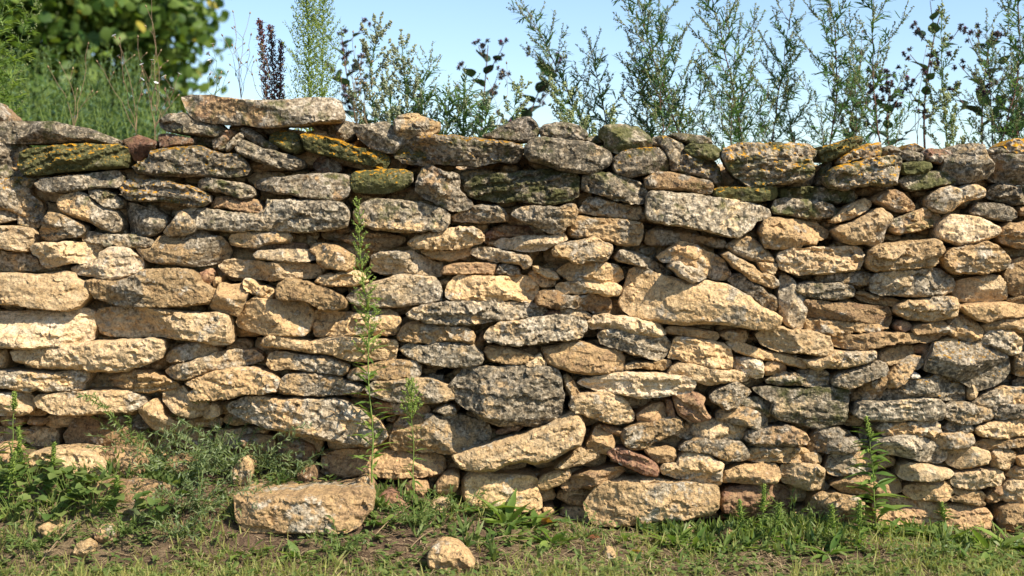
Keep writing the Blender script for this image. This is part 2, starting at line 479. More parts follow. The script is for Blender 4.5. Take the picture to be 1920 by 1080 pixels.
def place_stone(name, poly_px, code, y, seed, parent=None, back=0.24, weather=0.0, **kw):
    """outline in photo pixels on the plane at depth y -> a stone object with its own frame along its long axis"""
    rng = random.Random(seed * 13 + 5)
    W = np.array([[PX(a, b, y).x, PX(a, b, y).z] for a, b in poly_px])
    Rp, _ = resample(W, 60)
    c = Rp.mean(0); dd = Rp - c
    ev, evec = np.linalg.eigh(np.cov(dd.T))
    ax = evec[:, 1]
    if ax[0] < 0: ax = -ax
    ang = math.atan2(ax[1], ax[0])
    if abs(ang) > 1.25 or ev[1] / max(ev[0], 1e-9) < 1.7: ang = ang if ev[1] / max(ev[0], 1e-9) >= 1.7 else 0.0
    ca, sa = math.cos(ang), math.sin(ang)
    loc = np.stack([dd @ np.array([ca, sa]), dd @ np.array([-sa, ca])], 1)
    Wd = W - c
    L = np.stack([Wd @ np.array([ca, sa]), Wd @ np.array([-sa, ca])], 1)
    V, F = stone_geometry(L, seed, back=back, **kw)
    me = mesh_from(name, V, F, M['stone'], smooth=False)
    o = link(name, me, parent, (c[0], y, c[1]))
    o.rotation_euler = (0, -ang, 0)
    q = stone_colour(code, rng)
    o.color = (min(1, q[0] + .20 * weather), min(1, q[1] + .36 * weather), min(1, q[2] + .30 * weather), min(1, q[3] + .07 * weather))     # lichen and moss thrive on the exposed top courses
    return o

WALL_DATA = """
A0
g 1 -3,31 12,30 25,30.5 45,31 58,34 75,37 90,43 101,47 102,50 88,50 76,46 60,47 45,48 20,48 -3,48
o 0 -10,12 -4,11 -2,18 1,26 0,30 -10,30
og 0 -8,49 10,49 18,51 20,55 17,58 16,68 16,75 6,77 -8,76
ml 2 17,57 22,54 45,52 60,50 80,50 100,50 108,52 109,55 107,64 105,69 85,70 60,72 45,74 33,76 22,75 16,70
r 0 103,47 110,45 117,42 121,45 128,46 133,48 130,53 125,57 118,62 114,63.5 110,58 109,52
oc 1 134,42 140,41 149,42 152,43 158,44 163,46 162,49 150,51 140,53 135,52 134,47
dg 1 134,29 141,25 153,23 165,27 172,29 182,31 190,38 184,43 170,42 155,40 140,38 135,35
d -6 161,43 175,43 183,44 183,52 172,52 163,50
gl 2 112,69 118,65 126,61 127,55 145,53 168,51 178,55 190,58 200,58 205,63 209,68 211,70 208,75 202,77 180,77 150,77 130,76 118,74
g 2 29,83 35,79 55,77 75,75 90,73 98,72 102,77 102,83 98,86 85,86 70,88 55,90 42,91 33,88
gol 0 -8,80 5,79 15,77 30,80 24,87 25,93 33,98 34,108 35,114 30,120 22,120 16,116 17,108 8,105 -8,103
go 1 49,98 52,94 60,91 65,90 74,93 80,100 90,104 97,107 102,113 103,118 100,123 95,124 85,121 75,115 65,112 55,108 50,104
g 1 75,88 85,88 95,91 100,95 103,98 101,103 92,104 88,103 80,97 75,94
ogl 2 101,88 104,81 108,79 125,79 145,81 150,84 165,86 172,90 178,93 178,98 172,101 163,103 150,100 135,97 115,97 106,96 103,93
A1
g 2 -5,82 -3,79 2,78 12,79 22,81 33,82 40,86 44,92 42,94 34,95.5 25,93 15,89.5 2,88.5 -4,86
oc 4 -21,9 -11,7.5 5,8 15,10 30,12 55,13 75,12 95,10 110,11 116,14 118,20 119.5,27 117,30 105,31 90,33 75,34 60,35 48,35.5 35,33 15,32 2,30.5 -8,28 -16,20
c 0 8.5,47 12,44 18,39 24,38 27,40 25,44 21,49 17,55 10,54
c 2 20,50 24,46 30,41 33,40 34,43 30,49 25,53 20,56
g 0 33,37 36,36 45,40 52,46 58,49 62,52 62,54.5 57,55 50,51 42,47 35,42
g 2 28,54 31,48 34,46.5 42,50 48,53 60,55 70,58 78,61 84,64 85,67 82,70 75,71 60,69 45,64 34,59
ml 1 57,42 62,39 70,38 77,40 83,44 85,49 84,55 79,57.5 70,55 62,50 57,47
mL 2 83,43 88,41 96,42 108,45 115,46 125,51 140,54 150,57 155,59 156,63 155,68 153,71 140,67 125,64 110,60 95,57 87,54 85,48
dg -4 92,34 105,31 118,29.5 128,32 133,35 128,38 128,45 120,48 105,43 95,40
g 3 127,37 131,33.5 140,33 150,31 155,31 160,35 168,37 172,39 172,42 169,46 169,50 165,53 160,57 155,57 147,54 138,50 132,45
r -3 92,66 97,61 103,60 110,63 116,67 117,72 108,74.5 98,74 94,70
og 2 42,82 47,79 60,78 75,76.5 95,75 110,74.5 118,75 124,77 125,85 123,92 119,95 114,97.5 100,96.5 85,95 75,92 62,91 50,88 43,86
ml 2 126,76 129,73 140,72 155,71 170,71 177,73.5 177,81 173,85 168,88 155,91 140,91 128,90 125,85
o 1 7,101 11,95 18,94 26,95 36,96 46,97 52,103 53,107 42,109 35,107 20,104 8,103
A2
oc 2 -10,31 -6,26 2,24 10,24 16,27 20,29 28,31 27,37 22,41 12,43 3,45 -7,43 -9,37
gol 3 -10,52 -8,47 0,46 10,44 25,42 45,43 60,45 75,46 88,47 96,49 99,54 97,60 94,64 80,64 60,68 45,67 25,66 15,67 -2,65 -9,60
od 1 65,43 72,40 80,35 88,32 95,28 105,26.5 110,31 113,38 112,43 108,46 100,47 90,47 80,46.5
do 0 113,37 118,33 128,31 138,32 146,35 152,39 154,43 150,46.5 138,46.5 125,45 115,41
g 3 101,52 105,47 110,44 118,44 130,46 145,47 155,48 165,52 173,56 175,61 172,67 166,71 155,74 140,73 130,71 118,67 105,63 101,58
d -5 152,45 160,43 170,43 171,48 162,50 153,48
og 4 10,78 14,70 18,66 24,68 30,72 36,75 44,75 46,80 45,88 50,94 55,97 56,101 52,105 44,106 38,105 30,101 20,97 14,94 9,88
gm 2 48,80 55,77 70,75 85,75 100,73 115,71 130,72 142,74 146,77 147,88 146,94 140,97 130,99 118,101 105,99 95,97 85,99 75,98 65,96 55,94 50,89
A3
om 2 -6,38 -3,34 8,32.5 16,32.5 21,35.5 24,34 30,38 35,43 37,49 36,53 25,53 16,54 8,57 -2,54 -2,47 -6,43
gl 2 4,62 10,56 18,53 30,53 42,53 48,57 51,64 52,71 48,72.5 38,73 30,75 18,78 8,76 4,70
gl 0 38,44 48,42.5 55,46 62,49 66,52 66,56 63,58 60,66 59,72 54,72 52,64 49,57 45,52 39,50
d -2 51,42 58,40.5 68,42 80,43 86,45 88,49 78,49 68,49 62,47
mg 1 66,53 70,50 80,49.5 88,50 93,53 96,56 95,60 90,63 82,61 73,60 67,57
oml 1 59,68 62,60 66,57.5 75,60 85,62 92,65 95,70 97,79 95,82.5 86,81 78,77 70,75 60,73
omgl 3 97,53 105,50 117,49 135,49 155,48.5 170,50 177,55 176,58 172,62 174,66 175,71 172,78 165,81 150,83.5 135,84 122,85 115,82 105,76 98,66 96,60
oc 1 31,79 38,75 43,73 55,74 65,76 78,79 88,81 89,86 87,91 75,91 65,88 50,88 38,87.5 32,86
ml 2 90,88 95,86 110,86 125,85 138,84 142,87 143,93 140,96 125,98 110,98.5 95,97 90,93
dg 3 -22,80 -20,76 -10,73 0,74 10,77 20,80 30,83 33,88 32,95 31,99 20,99.5 5,96 -5,93 -15,90 -22,88
md -2 143,86 160,86 175,85.5 195,86 207,88 208,97 206,99.5 185,99 165,97 150,95 144,94
A4
ml 1 6,53 15,51 25,48 35,44 42,43 43,48 41,52 32,56 24,60 15,64 12,64 9,58
oL 1 23,63 28,59 38,54 48,50 58,49 59,54 58,60 48,61 38,63 30,66 25,68 23,66
d -3 4,84 7,75 12,68 17,65 17,70 12,78 9,84
wgml 4 13,77 18,72 25,68 35,66 50,62 60,60.5 72,60 76,62 75,68 73,77 71,84 68,85 60,85 55,84 40,85 27,88 18,86 14,82
d 0 59,58 62,53 68,51.5 74,53 77,57 74,60 66,61
o 1 75,58 80,55 86,56 95,58 97,60 94,64 90,64.5 82,63 76,61
oL -2 80,54 84,50 88,49 93,52 96,54 88,56
o 1 96,57 100,54 108,54 117,55 118,58 114,63 110,66.5 103,65 97,63
m 1 77,66 85,65 95,64.5 102,66 103,69 100,73 90,75 80,75 77,73
gm 2 74,81 80,77 90,75 100,73 110,72.5 117,72 119,76 123,78 122,81 118,83.5 105,85 95,88 85,89 78,86
cog 3 118,55 122,51 130,49 140,49 147,50 149,55 150,60 155,67 154,73 150,78 143,80 132,82 122,84 118,78 115,72 116,63
g -1 150,55 158,53 165,54 168,57 160,58 151,58
oL 0 163,51 168,48 172,45 180,46 184,47 184,57 172,57.5 167,55
co 2 151,60 160,58.5 172,58.5 184,58 184,82 176,83.5 165,82.5 155,80 152,76 155,70 153,66
g 1 149,91 154,85 160,82.5 172,85 184,86 184,99 176,100.5 165,99.5 155,96 150,94
c 2 52,97 57,92 64,89 72,88 78,91 84,98 89,103 88,105 80,106 72,106.5 62,103 55,99
c 3 99,97 104,91 110,87 118,85 125,87 132,84 140,84 146,88 146,93 140,96 132,97 125,100 120,105 113,107.5 105,106 100,102
B0
og 0 -8,6 2,4 10,6 17,9 15,12 8,15 2,17 -8,17
c 2 -8,21 5,20 15,20 24,22 28,25 28,32 25,37 22,41 12,41 0,38 -8,38
g 2 31,24 36,18 38,12 41,8 48,9 55,12 62,16 69,20 70,25 67,28 58,29 52,30 45,33 36,32 33,29
gw 3 26,38 30,35 36,34 45,34 52,33 65,34 75,34 81,36 83,40 81,45 76,49 68,51 55,51 47,54 38,54 34,52 33,46 28,43
gm 1 69,29 74,25 85,26 95,27 105,27 115,28 125,30 129,32 128,36 120,38 105,38 90,37 80,35 71,33
go -4 -8,40 10,42 25,43 33,46 36,53 45,54 58,52 59,56 50,57 35,58 15,58 -8,55
c 3 60,56 66,53 75,51 82,47 84,42 92,38 102,37 110,40 115,44 120,48 121,54 118,59 110,62 100,65 92,66 80,62 70,61 62,59
cg 2 114,39 120,40 128,38 130,33 132,29 142,28 157,28 164,24 172,24 178,28 186,29 191,35 193,40 190,47 182,51 170,53 155,53 140,52 128,50 121,47
c 4 -8,61 10,60 30,61 45,60 53,58 62,60 63,64 70,67 75,73 74,80 70,85 67,89 58,91 45,90 30,89 15,86 -8,85
c 3 72,66 80,64 95,66 105,65 115,60 120,57 135,56 150,55 160,57 167,62 169,68 175,71 180,74 180,80 175,85 160,87 140,88 120,88 105,87 90,83 80,80 75,74
r 0 169,60 173,57 179,56 181,60 179,68 173,70 170,66
c 3 -8,93 10,93 30,92 50,92 68,90 75,93 76,99 76,108 75,117 70,118 60,120 45,121 30,123 15,123 -8,122
cw 3 77,97 79,91 90,89 100,89 112,88 130,89 150,92 170,93 185,93 193,96 194,105 194,118 192,119.5 180,119 160,116 140,114 120,113 105,115 90,113 81,111 78,104
gw 4 136,25 145,17 149,11 154,7 157,9 160,12 163,16 166,21 163,25 155,27 140,28
g 1 104,0 108,0 115,2 122,4 128,3 133,7 140,12 142,17 139,21 135,24 130,27 120,28 108,26 106,18 104,10
B1
dgw 2 -24,12 -22,8 -12,5 2,5 15,7 30,9 45,10 50,8 54,3 55,-2 75,-2 95,-1 105,-2 113,-1 119,1 124,6 124,13 122,20 115,22 95,24 85,25 60,24 40,24 24,25 12,23 -6,22 -12,20
om 2 21,31 24,27 35,26 50,25 62,25 72,26 75,29 73,33 60,34 52,35 45,38 30,37 23,35
o 0 43,40 55,36 65,35 75,34 85,35 88,39 75,40 60,40
g 2 43,44 47,41 60,40 75,39.5 88,40 94,41 97,45 94,48 85,50 70,50 55,48 45,47
oc 2 90,40 94,35 103,34 113,37 120,41 127,45 128,50 126,56 123,58 115,57 103,55 97,51 96,45
c 3 12,53 17,49 27,48 35,49 45,50 60,51 80,51 93,52 101,53 101,57 98,61 92,64 80,63 70,64 58,66 45,65 33,64 22,61 15,57
o 0 9,66 11,63 15,63 14,68 10,72
c 2 94,67 99,62 107,60 111,61 118,59 127,58 135,59 138,63 140,67 130,70 115,70 100,70
o -3 116,30 125,26 140,24 155,26 165,28 172,31 165,36 150,40 135,38 122,34
g 1 121,80 128,74 140,69 152,65 162,62 173,61 185,62 196,63 200,68 202,76 201,82 193,84 178,86 160,88 145,88 128,86
c 1 34,68 37,64 42,65 48,70 56,71 60,73 60,80 58,82 52,81 45,78 37,76
c 4 62,75 64,68 70,65 78,65 88,67 95,70 105,74 113,77 118,82 120,85 118,89 112,91 100,90 90,85 78,82 68,82 63,80
c 3 6,87 9,79 12,73 15,68 22,70 31,69 37,72 38,75 35,82 32,90 29,96 22,94 14,92 8,90
co 3 26,101 28,97 33,92 37,84 44,80 52,81 65,83 78,84 86,86 90,91 91,97 90,104 88,110 85,112 70,112 50,111 35,108 28,105
cwg 2 92,96 95,92 105,93 120,93 135,93 145,92 157,91 163,94 167,100 166,107 163,111 150,112 130,112 115,113 95,113 92,106
B2
gw 1 -28,45 -20,42 -10,41 0,41 7,41 10,44 16,47 22,50 30,51 31,55 29,62 20,63 8,61 -5,60 -20,60 -28,56
ogm 3 -44,8 -38,2 -30,-3 -20,-3 -5,-2 10,0 22,3 32,6 38,10 37,16 35,22 28,24 20,23 8,25 -5,25 -20,23 -38,20 -43,15
g 0 39,12 45,9 55,6 57,3 68,2 78,3 83,6 86,11 87,15 80,16 65,17 50,16 40,15
wg 4 90,10 94,6 102,3 115,3 130,4 138,1 143,2 145,6 144,12 142,18 136,20 134,24 128,27 122,25 115,22 105,18 97,15
co 2 2,35 6,30 15,27 25,25 35,23 45,21 55,21 63,24 67,28 66,32 62,34 55,37 45,39 30,40 15,39 6,38
or -5 67,25 85,19 105,21 122,27 118,36 100,38 75,39 68,34
cw 2 74,35 78,32 82,30 88,31 95,29 105,28 115,28 122,29 128,26 134,26 137,31 132,33 125,36 118,39 108,41 98,41 90,39 80,39
wc 4 124,40 128,36 133,34 140,33 150,31 158,29 164,31 168,34 175,36 173,42 170,48 166,50 155,49 147,52 142,51 138,48 130,46 125,44
co 1 137,25 139,18 143,12 147,11 160,13 175,14 185,15 198,17 200,20 199,31 196,36 185,36 170,33 155,30 140,29
og 1 146,8 150,0 156,-4 170,-2 185,1 198,3 204,8 206,13 200,15 185,14 170,13 155,10
c 1 13,41 20,40 35,40 45,39 54,38 56,41 53,45 45,47 38,49 28,48 18,44
cg 2 55,43 57,39 63,38 72,39 85,41 95,43 103,45 106,48 106,52 104,55 100,56 97,52 88,51 75,50 62,47
oc 1 30,60 33,54 40,52 55,51 70,51 77,52 76,57 74,61 60,60 45,60
do 0 76,60 79,53 84,51 90,52 95,55 98,61 90,62 80,60
c 3 34,75 37,69 40,64 44,61.5 60,62 80,63 95,62 105,63 111,65 112,72 112,78 108,82 106,84 90,82 70,82 55,83 42,82 35,80
c 1 108,54 113,54 120,57 127,60 130,64 126,66 118,62 110,58
o 0 104,60 108,57 115,61 122,65 127,67 126,70 118,72 112,70 107,64
c 3 129,58 133,55 138,52 150,51 160,50 170,51 180,54 184,58 185,64 180,67 165,68 150,66 138,65 132,61
c 2 127,71 130,68 140,67 152,66 165,67 178,68 182,72 180,78 170,79 158,76 145,77 135,76 128,74
co 2 111,80 114,76 118,74 125,74 133,77 140,80 155,78 168,79 173,82 174,90 173,95 165,94 150,91 140,88 128,90 115,88 110,84
wd 4 1,94 5,90 12,87 25,85 40,84 55,84 75,83 95,85 108,86 115,89 119,91 115,96 105,97 90,99 75,100 60,102 40,103 25,102 12,99 4,97
r 0 116,95 121,91 130,91 134,93 134,97 122,97
c 1 129,91 135,89 145,91 153,93 157,96 155,98 145,97 136,95
B3
wgm 4 33,0 35,-9 45,-10 60,-8 78,-6 92,-4 108,-2 122,1 131,3 138,6 139,11 136,14 126,15 122,21 117,26 110,30 100,28 85,24 70,21 55,19 40,16 34,14 32,8
o -1 31,33 33,25 38,22 50,23 60,24 72,26 80,28 90,29 98,31 100,35 98,38 90,38 80,35 70,34 60,36 45,36 33,35
cg 4 42,46 48,42 55,37 60,33 66,34 75,36 82,41 88,43 95,46 100,50 103,56 106,61 104,64 98,65 90,65 80,59 70,55 62,53 55,50 46,50
w 6 52,54 55,51 60,50 66,53 72,55 78,57 81,61 83,63 79,65 75,66 71,68 66,65 60,61 56,57
go 1 6,46 9,41 13,40 22,42 32,46 42,51 50,56 55,60 50,61 42,58 30,54 18,51 8,49
gr 1 99,37 105,32 113,28 120,29 127,34 133,40 138,45 142,49 140,51 128,50 118,48 108,43
wc 2 97,44 101,42 108,46 115,50 122,53 130,60 138,61 144,66 145,70 140,72 133,70 122,66 112,58 105,53
c 2 126,50 133,50 142,52 142,56 139,61 133,59 128,56
dg 2 100,65 106,60 113,60 120,65 128,70 136,77 142,80 144,87 142,91 138,92 130,88 122,82 112,74 104,69
cog 4 11,85 14,78 17,68 20,57 24,55 35,57 45,61 58,64 66,67 74,69 80,65 92,68 100,69 110,74 120,80 122,83 130,89 140,93 145,97 143,102 138,106 130,107 115,105 95,102 80,102 65,103 50,102 35,100 22,97 14,92
wg 2 146,68 148,62 152,61 156,64 160,69 164,74 167,80 168,90 166,98 164,105 160,108 156,106 150,103 146,95 145,82
c 3 128,22 132,15 139,13 150,14 165,15 178,17 186,21 190,25 187,29 178,31 175,35 165,35 160,39 145,39 132,38 130,32
gm 1 138,5 141,-2 150,-4 165,-2 180,-1 190,2 195,7 192,12 180,13 165,13 150,10 140,9
B4
c 3 -27,48 -26,42 -18,40 0,38 12,38 25,37 38,37 44,39 46,45 45,52 42,57 30,58 15,60 0,60 -15,60 -25,56
c 1 17,15 22,10 30,4 37,0 45,-3 50,-1 51,2 45,8 36,13 25,16 18,17
c 3 20,24 24,20 35,17 45,12 54,6 60,5 66,9 69,12 67,17 63,22 61,28 62,32 58,35 52,36 45,35 35,35 27,33 22,28
cm 2 65,22 68,16 75,12 85,9 95,5 103,6 110,10 113,14 110,18 102,21 95,23 85,25 75,26 67,25
gw 3 106,24 109,18 115,12 118,10 130,11 142,12 152,17 160,21 161,24 157,28 148,31 138,34 125,36 117,33 108,30
g 2 134,8 138,1 150,0 160,1 168,3 173,7 174,12 168,16 155,14 145,12 136,10
c 3 159,28 163,22 168,17 175,18 184,14 184,39 175,38 165,35 160,33
o 0 174,4 184,2 184,12 176,11
c 4 48,50 50,42 55,37 65,35 80,33 95,32 105,31 110,34 112,40 108,44 107,50 103,54 95,55 80,56 68,58 55,58 50,55
c 3 112,48 114,42 120,38 130,37 140,35 150,33 157,36 164,42 168,47 168,53 164,57 150,59 135,60 120,59 113,55
og 1 4,64 8,61 20,60 32,58 42,58 48,60 53,64 50,67 46,70 35,69 20,67 8,66
gm 2 -14,74 -10,69 0,67 12,68 25,68 35,70 38,74 36,79 30,80 20,82 8,81 -6,79
cg 3 50,66 54,61 60,60 70,57 85,56 100,55 110,56 114,60 121,64 122,69 120,75 110,78 95,79 75,78 60,78 52,75
c 2 123,75 125,68 130,65 140,63 150,61 160,62 164,67 165,75 165,80 158,84 150,85 138,84 125,83
c 3 164,60 168,53 172,49 178,47 184,45 184,78 175,79 167,76 165,68
c 1 36,77 42,75 50,77 60,80 70,81 76,84 74,87 62,87 50,84 40,81
c 3 72,90 75,86 83,83 95,82 108,80 118,79 123,82 125,89 123,95 118,98 105,99 95,100 85,98 77,95
co 3 -8,88 -4,82 8,83 20,85 32,84 45,87 58,88 68,89 71,95 71,100 69,104 60,102 45,101 30,99 15,98 0,97 -8,94
o 1 -6,98 10,98 25,99 45,101 58,104 66,105 58,108 45,110 35,109 30,114 25,114 15,111 5,113 -4,110
c 3 125,88 135,86 150,85 165,84 175,86 184,88 184,96 172,96 160,97 150,101 142,99 132,94
c 1 165,82 175,79 184,78 184,86 172,84
C0
c 1 -8,25 5,25 7,29 6,36 4,41 -8,41
c 4 7,28 10,26 20,24 35,22 60,20 80,18 100,18 120,17 130,16 137,18 138,25 136,32 128,35 118,39 108,42 100,43 88,44 75,43 60,41 45,41 30,41 20,38 10,36
wc 2 139,31 142,27 150,23 160,20 172,18 178,21 182,25 183,28 175,30 165,32 155,35 145,36 140,35
og 2 138,44 142,40 150,38 160,35 172,31 185,28 195,26 210,26 217,29 220,33 218,36 208,38 195,40 185,41 172,45 165,49 155,51 145,48
og 3 -8,43 10,43 25,44 45,45 60,43 70,43 74,46 73,51 70,55 68,60 60,61 50,60 40,61 30,58 25,61 15,59 5,57 -8,55
co 2 88,50 95,47 100,46 102,42 106,41 112,43 122,43 130,46 140,50 149,54 150,57 142,60 130,61 115,61 105,58 95,57
c 2 -8,63 10,62 20,62 24,66 27,73 24,79 15,81 -8,80
c 4 26,68 30,65 45,63 55,62 70,61 88,60 105,60 113,63 119,67 121,71 117,75 108,79 95,78 80,79 65,80 50,80 40,77 30,74
og 3 156,54 165,49 175,46 182,43 200,41 212,41 222,43 232,48 237,53 236,58 230,61 220,63 205,63 198,65 188,67 175,68 160,67 157,63 165,58
c 2 136,63 145,59 152,57 158,62 165,68 172,70 175,76 170,82 160,83 150,80 142,74 136,69
co 2 116,78 122,71 130,67 135,72 138,80 148,87 155,92 150,96 140,96 128,92 120,85
o -3 52,98 58,88 65,84 75,82 90,86 105,89 118,93 128,98 125,105 110,108 90,108 65,108 55,105
C1
cw 4 47,21 50,16 57,12 68,13 78,17 88,19 105,16 120,15 135,16 150,17 163,18 164,25 162,33 155,34 140,35 125,34 110,30 95,28 80,26 65,24 52,23
go 2 54,37 56,30 62,27 75,28 90,31 105,31 112,33 118,36 123,40 122,45 118,47 110,46 95,44 85,43 70,41 58,41
og 2 66,60 67,50 72,46 85,45 95,45 105,46 115,49 125,53 135,56 138,59 130,62 115,63 100,64 85,63 70,62
og 2 122,48 125,42 135,40 148,36 158,34 172,34 180,35 184,39 184,46 180,49 170,49 155,50 140,50 125,51
go 3 137,58 145,52 158,51 172,50 182,49 195,50 203,54 210,58 214,62 212,67 205,69 190,71 175,70 160,68 148,65 140,62
o -1 140,70 150,69 165,70 180,71 190,72 192,76 188,80 175,81 160,79 150,76
ogd 4 17,75 25,70 35,66 50,65 65,67 80,67 95,68 110,67 120,70 130,75 140,80 148,86 152,92 155,98 150,104 140,106 125,105 110,103 95,100 80,98 65,94 50,91 40,87 28,83 20,80
c 1 0,82 2,74 8,70 14,73 14,80 8,84
C2
og 3 -13,100 -10,90 -4,83 10,82 20,80 30,83 40,82 50,83 60,86 70,90 72,96 70,103 62,108 52,112 40,113 25,112 5,112 -10,111 -14,107
wgd 4 67,14 70,8 77,3 84,1 95,1 108,-2 125,-4 140,-3 152,-1 154,4 152,10 148,15 140,17 125,18 110,20 95,21 80,20 70,18
c 3 -6,14 -3,6 2,3 10,2 20,4 32,4 45,5 50,5 57,10 59,14 57,19 52,19 45,18 35,17 22,19 8,19 -5,17
o 0 58,20 61,15 66,10 67,15 66,20 63,25 58,22
dgw 3 -5,25 0,21 6,20 15,22 25,20 38,19 50,20 57,21 61,25 65,29 66,33 64,37 55,39 45,40 30,39 18,37 8,34 0,30
c 2 65,27 68,23 75,22 85,23 95,26 105,29 110,32 104,35 95,38 85,37 72,34
o -1 93,24 105,22 113,25 115,29 108,30 98,27
c 4 100,36 104,34 110,31 114,29 116,33 119,36 119,40 113,41 105,41
c 3 115,24 125,22 132,20 136,18 145,18 155,20 165,24 175,24 182,26 185,32 184,42 178,43 172,45 160,46 150,45 138,43 128,40 120,36 117,30
w -2 18,48 23,46 28,48 31,47 32,53 25,52
dg 5 37,55 42,50 48,43 52,40 65,40 80,40 95,39 110,40 122,40 129,44 132,50 132,58 134,63 132,72 132,80 130,86 122,88 110,91 102,90 95,88 85,91 78,89 70,86 62,83 57,77 48,73 42,69 43,62
co 1 133,47 136,46 141,50 144,57 147,61 145,65 140,67 137,60 134,54
g 1 24,77 30,73 38,72 43,76 42,80 38,83 30,79
c 4 75,104 85,101 97,98 110,93 120,90 128,85 138,80 144,78 148,83 151,92 150,100 148,106 140,109 130,114 120,119 108,121 98,119 88,121 75,127 60,127 48,126 42,120 40,115 55,110 65,107
o 0 76,95 85,91 95,88 100,89 95,93 82,96
cg 3 138,72 142,66 148,63 160,61 170,61 180,64 188,70 193,79 193,84 188,87 180,88 170,86 160,83 150,80 142,78
cr 2 153,106 158,98 161,92 165,90 170,94 175,98 177,106 174,114 165,113 155,110
o 0 165,90 168,88 175,91 185,93 192,91 190,96 180,98 172,95
C3
cw 4 -25,54 -18,51 -5,48 5,45 20,45 40,46 60,47 70,49 73,53 72,58 68,61 55,63 40,65 25,66 15,64 0,61 -12,59
c 3 -16,2 -12,-3 0,-4 15,-2 30,0 42,3 47,8 49,12 46,14 35,13 22,12 10,9 -5,7 -14,7
gd 4 -8,13 -4,9 3,8 12,9 25,13 38,15 48,14 54,20 54,24 50,29 46,33 42,34 30,31 18,28 5,23 -6,20
c 2 48,9 52,6 62,6 72,7 82,9 92,11 94,14 92,17 85,15 75,15 62,13 52,11
c 3 51,32 53,24 56,18 58,14 70,15 85,18 98,20 104,25 105,32 104,40 100,42 90,41 75,37 60,34
o 1 93,12 100,9 110,9 116,10 117,14 114,19 106,18 98,16
c 2 101,20 106,18 113,20 125,24 135,27 150,29 160,32 170,36 172,40 165,41 155,38 140,34 128,33 115,29 107,26
c 4 125,13 130,10 140,6 148,6 155,9 170,9 180,12 187,14 190,24 189,29 180,30 165,28 150,27 138,25 130,20
c 2 14,39 20,36 35,36 45,34 53,34 54,39 48,43 38,41 25,40 15,42
cw 3 51,45 55,40 60,37 70,37 85,40 98,42 110,44 118,46 121,49 118,52 112,52 98,53 85,55 75,52 62,48
cg 2 106,38 107,33 115,32 125,32 130,34 131,42 130,49 122,48 112,44
o 1 131,42 134,36 140,35 148,37 152,43 151,45 140,46 133,46
gm 2 134,51 140,47 150,45 165,47 178,48 188,49 188,55 175,56 160,54 145,55 136,54
g 1 160,43 170,41 175,38 182,41 187,46 175,48 165,46
o 2 55,63 62,61 70,60 77,62 82,66 80,71 83,77 87,82 85,84 75,86 68,85 60,80 57,72
r 1 50,68 53,68 56,75 58,82 52,84 50,78
cr 1 24,80 30,76 38,72 46,70 49,74 49,82 44,85 35,87 26,87
g 3 86,64 90,60 98,57 107,53 112,54 118,58 121,61 118,65 112,71 105,74 100,75.5 94,72 87,68
gm 1 112,72 117,66 125,65 135,66 139,71 138,77 136,82 128,78 118,75
go 2 92,80 95,77 105,75 115,73 122,76 130,79 135,84 136,90 134,93 128,93 115,89 100,86 92,84
dm 2 122,58 135,56 150,58 165,58 175,56 190,56 204,58 204,70 203,82 200,88 190,89 180,91 172,91 160,87 145,84 137,78 139,70 130,64
og 2 11,98 15,92 25,88 38,86 50,83 58,82 63,85 64,90 58,95 50,98 45,101 36,105 34,108 22,110 14,106
od 2 57,97 65,92 70,88 80,86 92,85 100,86 110,89 118,92 117,98 112,102 95,103 80,103 65,101
od 2 116,101 118,94 130,92 140,90 150,89 160,92 167,96 170,100 166,104 155,106 140,107 125,106
C4
c 3 -6,34 2,34 12,31 20,27 35,27 48,26 55,26 55,33 48,36 38,38 25,41 15,40 5,42 0,40
r 1 71,4 75,1 82,2 86,5 84,9 77,11 72,8
rc 2 86,8 92,4 100,2 110,1 115,3 118,8 115,11 105,12 92,13 87,12
gr 2 113,6 117,0 123,-4 130,-5 137,-2 141,3 145,8 146,13 140,16 135,19 128,17 120,14 114,11
c 1 145,5 152,1 162,-1 175,-2 184,0 184,10 175,11 163,8 150,13
g 3 19,50 25,46 40,41 50,37 58,35 63,37 65,42 62,47 52,50 42,55 33,58 25,57 19,55
og 2 41,62 45,54 55,50 63,47 67,50 65,55 60,60 60,66 56,70 45,69
o -2 34,68 35,60 42,57 42,66
c -1 56,36 57,28 66,23 78,21 86,21 87,28 80,32 73,36 65,38
o 0 87,23 95,20 103,20 102,25 95,28 89,28
c 3 19,16 24,14 40,13 58,11 75,11 92,13 105,12 118,8 119,11 112,14 108,17 95,19 80,19 65,21 55,24 40,26 28,24 21,21
rcg 1 64,57 65,48 70,42 75,36 85,30 93,31 98,34 95,38 88,42 83,46 78,52 72,56
w 3 80,48 86,43 91,46 93,49 85,50
dgl 5 97,43 98,34 103,25 106,20 118,19 130,20 140,20 150,22 160,26 170,30 173,38 174,45 168,52 160,57 150,60 143,62 137,57 128,52 120,48 108,45
g 2 139,18 146,13 152,9 160,8 170,9 178,15 180,20 176,28 170,30 160,25 150,21
c 1 106,18 112,15 120,14 124,17 122,20 110,20
g 1 173,33 178,29 184,28 184,48 175,47
d -2 170,52 175,48 184,48 184,57 172,57
dgl 4 63,66 66,60 72,55 82,51 95,50 105,47 113,46 120,50 130,54 134,58 134,68 125,69 115,68 100,65 88,66 75,70 66,70
dg 3 37,80 40,71 46,69 58,70 70,69 82,67 95,66 108,67 112,70 113,77 111,84 100,85 85,84 70,86 55,85 42,84
c 1 133,60 136,53 141,60 139,66 134,67
do 1 138,70 145,64 155,60 165,57 184,58 184,69 175,71 160,73 145,74
g 2 155,80 156,74 165,72 184,71 184,83 170,83 158,84
g 2 112,80 115,73 120,70 132,70 145,73 154,77 155,82 150,85 138,88 130,88 118,85
